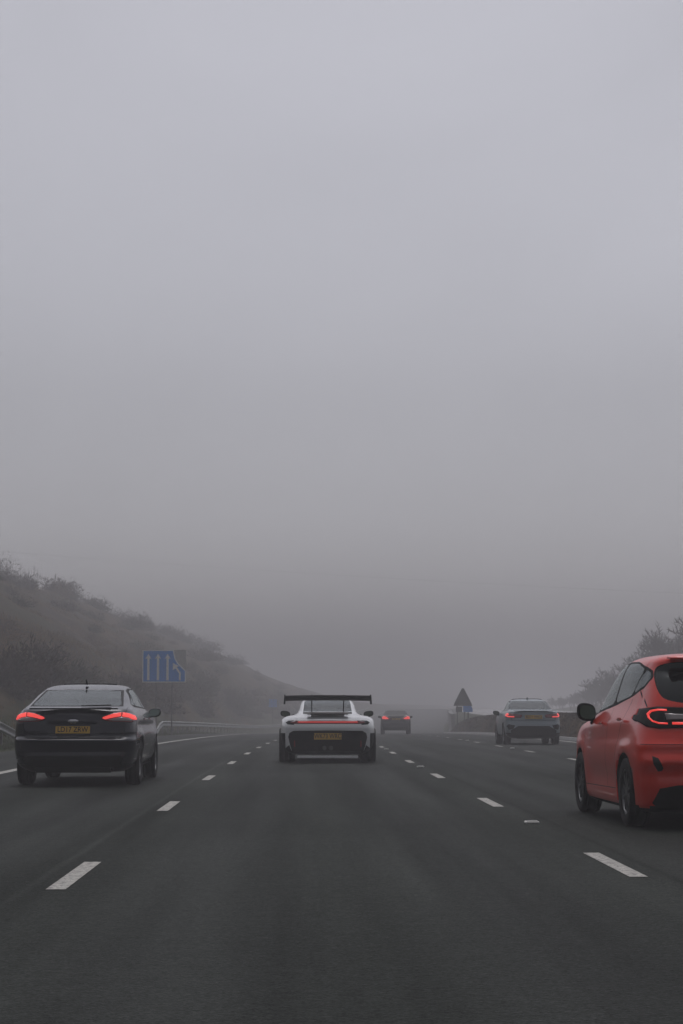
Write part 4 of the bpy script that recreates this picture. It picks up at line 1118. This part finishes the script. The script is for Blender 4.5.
# ------------------------------------------------------------------ vegetation
def tree_meshes(seed, H):
    r = random.Random(seed); tb = bmesh.new(); cb_v = []; cb_f = []
    def tw(p, d, l):
        s = Vector((r.gauss(0, 1), r.gauss(0, 1), r.gauss(0, 1))).cross(d)
        if s.length < .01: s = Vector((1, 0, 0))
        s = s.normalized() * (.022 + .016 * r.random()); k = len(cb_v)
        e = p + d * l
        cb_v.extend([tuple(p - s), tuple(p + s), tuple(e)]); cb_f.append((k, k + 1, k + 2))
    def grow(p, d, l, rad, lev):
        pts = [p]; n = 4
        for i in range(n):
            d = (d + Vector((r.gauss(0, .13), r.gauss(0, .13), r.gauss(.05, .08)))).normalized(); pts.append(pts[-1] + d * l / n)
        if lev < 3: tube(tb, pts, [rad * (1 - .6 * i / n) for i in range(n + 1)], 5 if lev else 8, cap=False)
        else:
            tw(p, (pts[-1] - p).normalized(), l * .75)
        if lev >= 4: return
        nc = [6, 5, 6, 10][lev]
        for i in range(nc):
            t = .35 + .65 * (i + r.random()) / nc; q = pts[min(n - 1, int(t * n))].lerp(pts[min(n, int(t * n) + 1)], t * n % 1)
            ax = Vector((r.gauss(0, 1), r.gauss(0, 1), r.gauss(.25, .6))).normalized()
            nd = (d * .75 + ax * .75).normalized()
            grow(q, nd, l * r.uniform(.5, .7), rad * .45, lev + 1)
    for s in range(r.randint(1, 3)):
        a = r.uniform(0, 6.28); grow(Vector((math.cos(a) * .1, math.sin(a) * .1, -.3)), Vector((math.cos(a) * .25, math.sin(a) * .25, 1)).normalized(), H * .5, .12, 0)
    return tb, cb_v, cb_f
TV = []
for k in range(5):
    tb, cv, cf = tree_meshes(50 + k, 7.0)
    t = bpy.data.meshes.new('trunk'); tb.to_mesh(t); tb.free(); t.materials.append(M_BARK)
    c = bpy.data.meshes.new('crown'); c.from_pydata(cv, [], cf); c.materials.append(M_TWIG); TV.append((t, c))
r_ = random.Random(11); spots = []
for i in range(30):
    y = 120 + i * 9.0 + r_.uniform(-3, 3)
    if i % 1 == 0:
        for j in range(3 if i < 22 else 2):
            u = 30.0 + j * 3.6 + r_.uniform(-1.2, 1.2)
            spots.append((u, y + r_.uniform(-3, 3), lerp_tab([(100, 1.6), (150, 1.4), (190, .95), (240, .55), (300, .38), (400, .25)], y) * r_.uniform(.85, 1.15)))
def screen_x(x, y): return 302 + x * 1950 / y
items = []
for (u, y, s) in spots:
    x = P(u, y)[0]; items.append((screen_x(x, y), x, y, ground_z(u, y), s))
items.sort(reverse=True)
for i, (sx_, x, y, z, s) in enumerate(items):
    row = 'front' 
    t = empty('bare_tree', (x, y, z), r_.uniform(0, 6.28), cat='tree', group='leafless trees on the right bank',
              label=f'bare grey tree in the foggy row at right, {("rightmost" if i == 0 else ordw(i) + " from the right")} of the row')
    t.scale = (s * 1.05, s * 1.05, s)
    m = TV[r_.randrange(5)]
    for nm, me in (('trunk', m[0]), ('crown', m[1])):
        o = bpy.data.objects.new(nm, me); COL.objects.link(o); o.parent = t

def shrub_mesh(seed, kind):
    r = random.Random(seed); v = []; f = []
    n = 1500
    for i in range(n):
        a = r.uniform(0, 6.283); el = math.acos(r.uniform(0, 1)); q = r.random() ** .45
        lump = 1 + .28 * math.sin(a * 3 + seed) + .2 * math.sin(a * 5 + el * 4 + seed * 2)
        d = Vector((math.cos(a) * math.sin(el), math.sin(a) * math.sin(el), math.cos(el) * .85))
        p = d * q * lump; p.z += .02
        dd = (d + Vector((r.gauss(0, .5), r.gauss(0, .5), r.gauss(.3, .4)))).normalized()
        l = r.uniform(.08, .24); w_ = r.uniform(.012, .035) if kind != 'bare' else r.uniform(.006, .014)
        s = dd.cross(Vector((r.gauss(0, 1), r.gauss(0, 1), r.gauss(0, 1)))).normalized() * w_
        k = len(v); v += [tuple(p - s), tuple(p + s), tuple(p + dd * l)]; f.append((k, k + 1, k + 2))
    return v, f
SH = []
for k, (kind, m) in enumerate([('heath', M_HEATH), ('gorse', M_GORSE), ('bracken', M_BRACK), ('heath', M_HEATH), ('gorse', M_GORSE), ('bare', M_TWIG)]):
    v, f = shrub_mesh(k * 3 + 1, kind); me = bpy.data.meshes.new('shrub'); me.from_pydata(v, [], f); me.materials.append(m); SH.append((me, kind))
its = []
for i in range(225):
    y = 50 + 290 * r_.random() ** 1.1; u = -12.3 - (3.4 if i % 3 == 0 else 28) * r_.random()
    if i >= 190: y = 230 + 5.5 * (i - 190) + r_.uniform(-2, 2); u = r_.uniform(-46, -33)
    x = P(u, y)[0]; sx_ = screen_x(x, y)
    if not (-15 < sx_ < 330): continue
    its.append((sx_, u, x, y))
its.sort()
desc = {'heath': 'dark brown heather clump', 'gorse': 'dark green gorse bush', 'bracken': 'rusty brown bracken clump', 'bare': 'leafless grey shrub'}
cnt = {}; tot = len(its)
for (sx_, u, x, y) in its:
    me, kind = SH[r_.choice([0, 3, 1, 0, 3]) if u > -15.8 else (r_.choice([2, 5, 1]) if u > -20 else r_.randrange(6))]
    o = bpy.data.objects.new({'heath': 'heather', 'gorse': 'gorse_bush', 'bracken': 'bracken', 'bare': 'bare_shrub'}[kind], me); COL.objects.link(o)
    s = r_.uniform(.7, 1.7) * (1.25 if u < -30 else 1)
    if kind == 'bracken': s *= .7
    o.location = (x, y, ground_z(u, y) - .1); o.scale = (s * 1.2, s * 1.2, s * r_.uniform(.8, 1.3)); o.rotation_euler = (0, 0, r_.uniform(0, 6))
    i = cnt.get(kind, 0); cnt[kind] = i + 1
    tag(o, f'{desc[kind]} on the left slope, {("leftmost" if i == 0 else ordw(i) + " from the left")} of its kind', 'shrub', 'shrubs scattered over the left slope')
# rough grass over the left slope and the central bank (one uncountable mass each)
def grass(name, pts, m, lmin, lmax, wd, seed):
    r = random.Random(seed); v = []; f = []
    for (x, y, z) in pts:
        for j in range(5):
            a = r.uniform(0, 6.283); d = Vector((math.cos(a) * .5, math.sin(a) * .5, 1)).normalized() * r.uniform(lmin, lmax)
            b_ = Vector((x + r.gauss(0, .07), y + r.gauss(0, .07), z - .03)); s = Vector((math.sin(a), -math.cos(a), 0)) * wd
            k = len(v); v += [tuple(b_ - s), tuple(b_ + s), tuple(b_ + d)]; f.append((k, k + 1, k + 2))
    tag(pydata(name, v, f, m), kind='stuff')
pts = []
for i in range(26000):
    y = 38 + 190 * r_.random() ** 1.3; u = -10.5 - 26 * r_.random() ** 1.3
    if u > -15.6 and r_.random() < .8: continue
    if u < -19.5 and noise.noise(Vector((u * .22, y * .07, 7))) < .05: continue
    x = P(u, y)[0]
    if screen_x(x, y) < -20: continue
    pts.append((x, y, ground_z(u, y)))
grass('dry_grass', pts, M_DRYG, .15, .5, .02, 1)
pts = []
for i in range(9000):
    y = 36 + 110 * r_.random() ** 1.4; u = -8.5 - 3.5 * r_.random()
    pts.append((P(u, y)[0], y, ground_z(u, y)))
grass('verge_grass', pts, M_GRN, .05, .18, .012, 2)
pts = []
for i in range(9000):
    y = 45 + 112 * r_.random() ** 1.1; k = KU(y) + .24; t = r_.random() * 2.2
    e = lerp_tab([(75, 1), (120, 1.16)], y) * (1.0 if y < 132 else math.sqrt(max(0.001, 1 - ((y - 132) / 36) ** 2)))
    hh = lerp_tab([(0, .02), (.10, .35), (.32, .74), (.62, .94), (1.1, 1.0), (1.9, .97), (2.6, .8)], t) * 1.0 * e
    p = P(k + t, y, hh); pts.append(p)
grass('bank_grass', pts, mat('bank_dead_grass', (.024, .018, .009), .9, spec=.08, nz=.4, nscale=.8), .05, .16, .012, 3)

# ------------------------------------------------------------------ haze
HZ = 0.0038
me = bpy.data.meshes.new('haze'); bmh = bmesh.new(); box(bmh, (60, 640, 5.75), (1900, 1780, 25.5)); bmh.to_mesh(me); bmh.free()
hm = bpy.data.materials.new('haze'); hm.use_nodes = True; n = hm.node_tree; n.nodes.clear()
pv = n.nodes.new('ShaderNodeVolumePrincipled'); out = n.nodes.new('ShaderNodeOutputMaterial')
pv.inputs['Density'].default_value = HZ; pv.inputs['Color'].default_value = (.735, .725, .745, 1); pv.inputs['Anisotropy'].default_value = .1
for k in ('Density Attribute', 'Temperature Attribute', 'Color Attribute'):
    if k in pv.inputs: pv.inputs[k].default_value = ''
n.links.new(pv.outputs[0], out.inputs['Volume'])
try: hm.cycles.homogeneous_volume = True
except Exception: pass
me.materials.append(hm); hz = bpy.data.objects.new('haze', me); COL.objects.link(hz); tag(hz, kind='stuff')
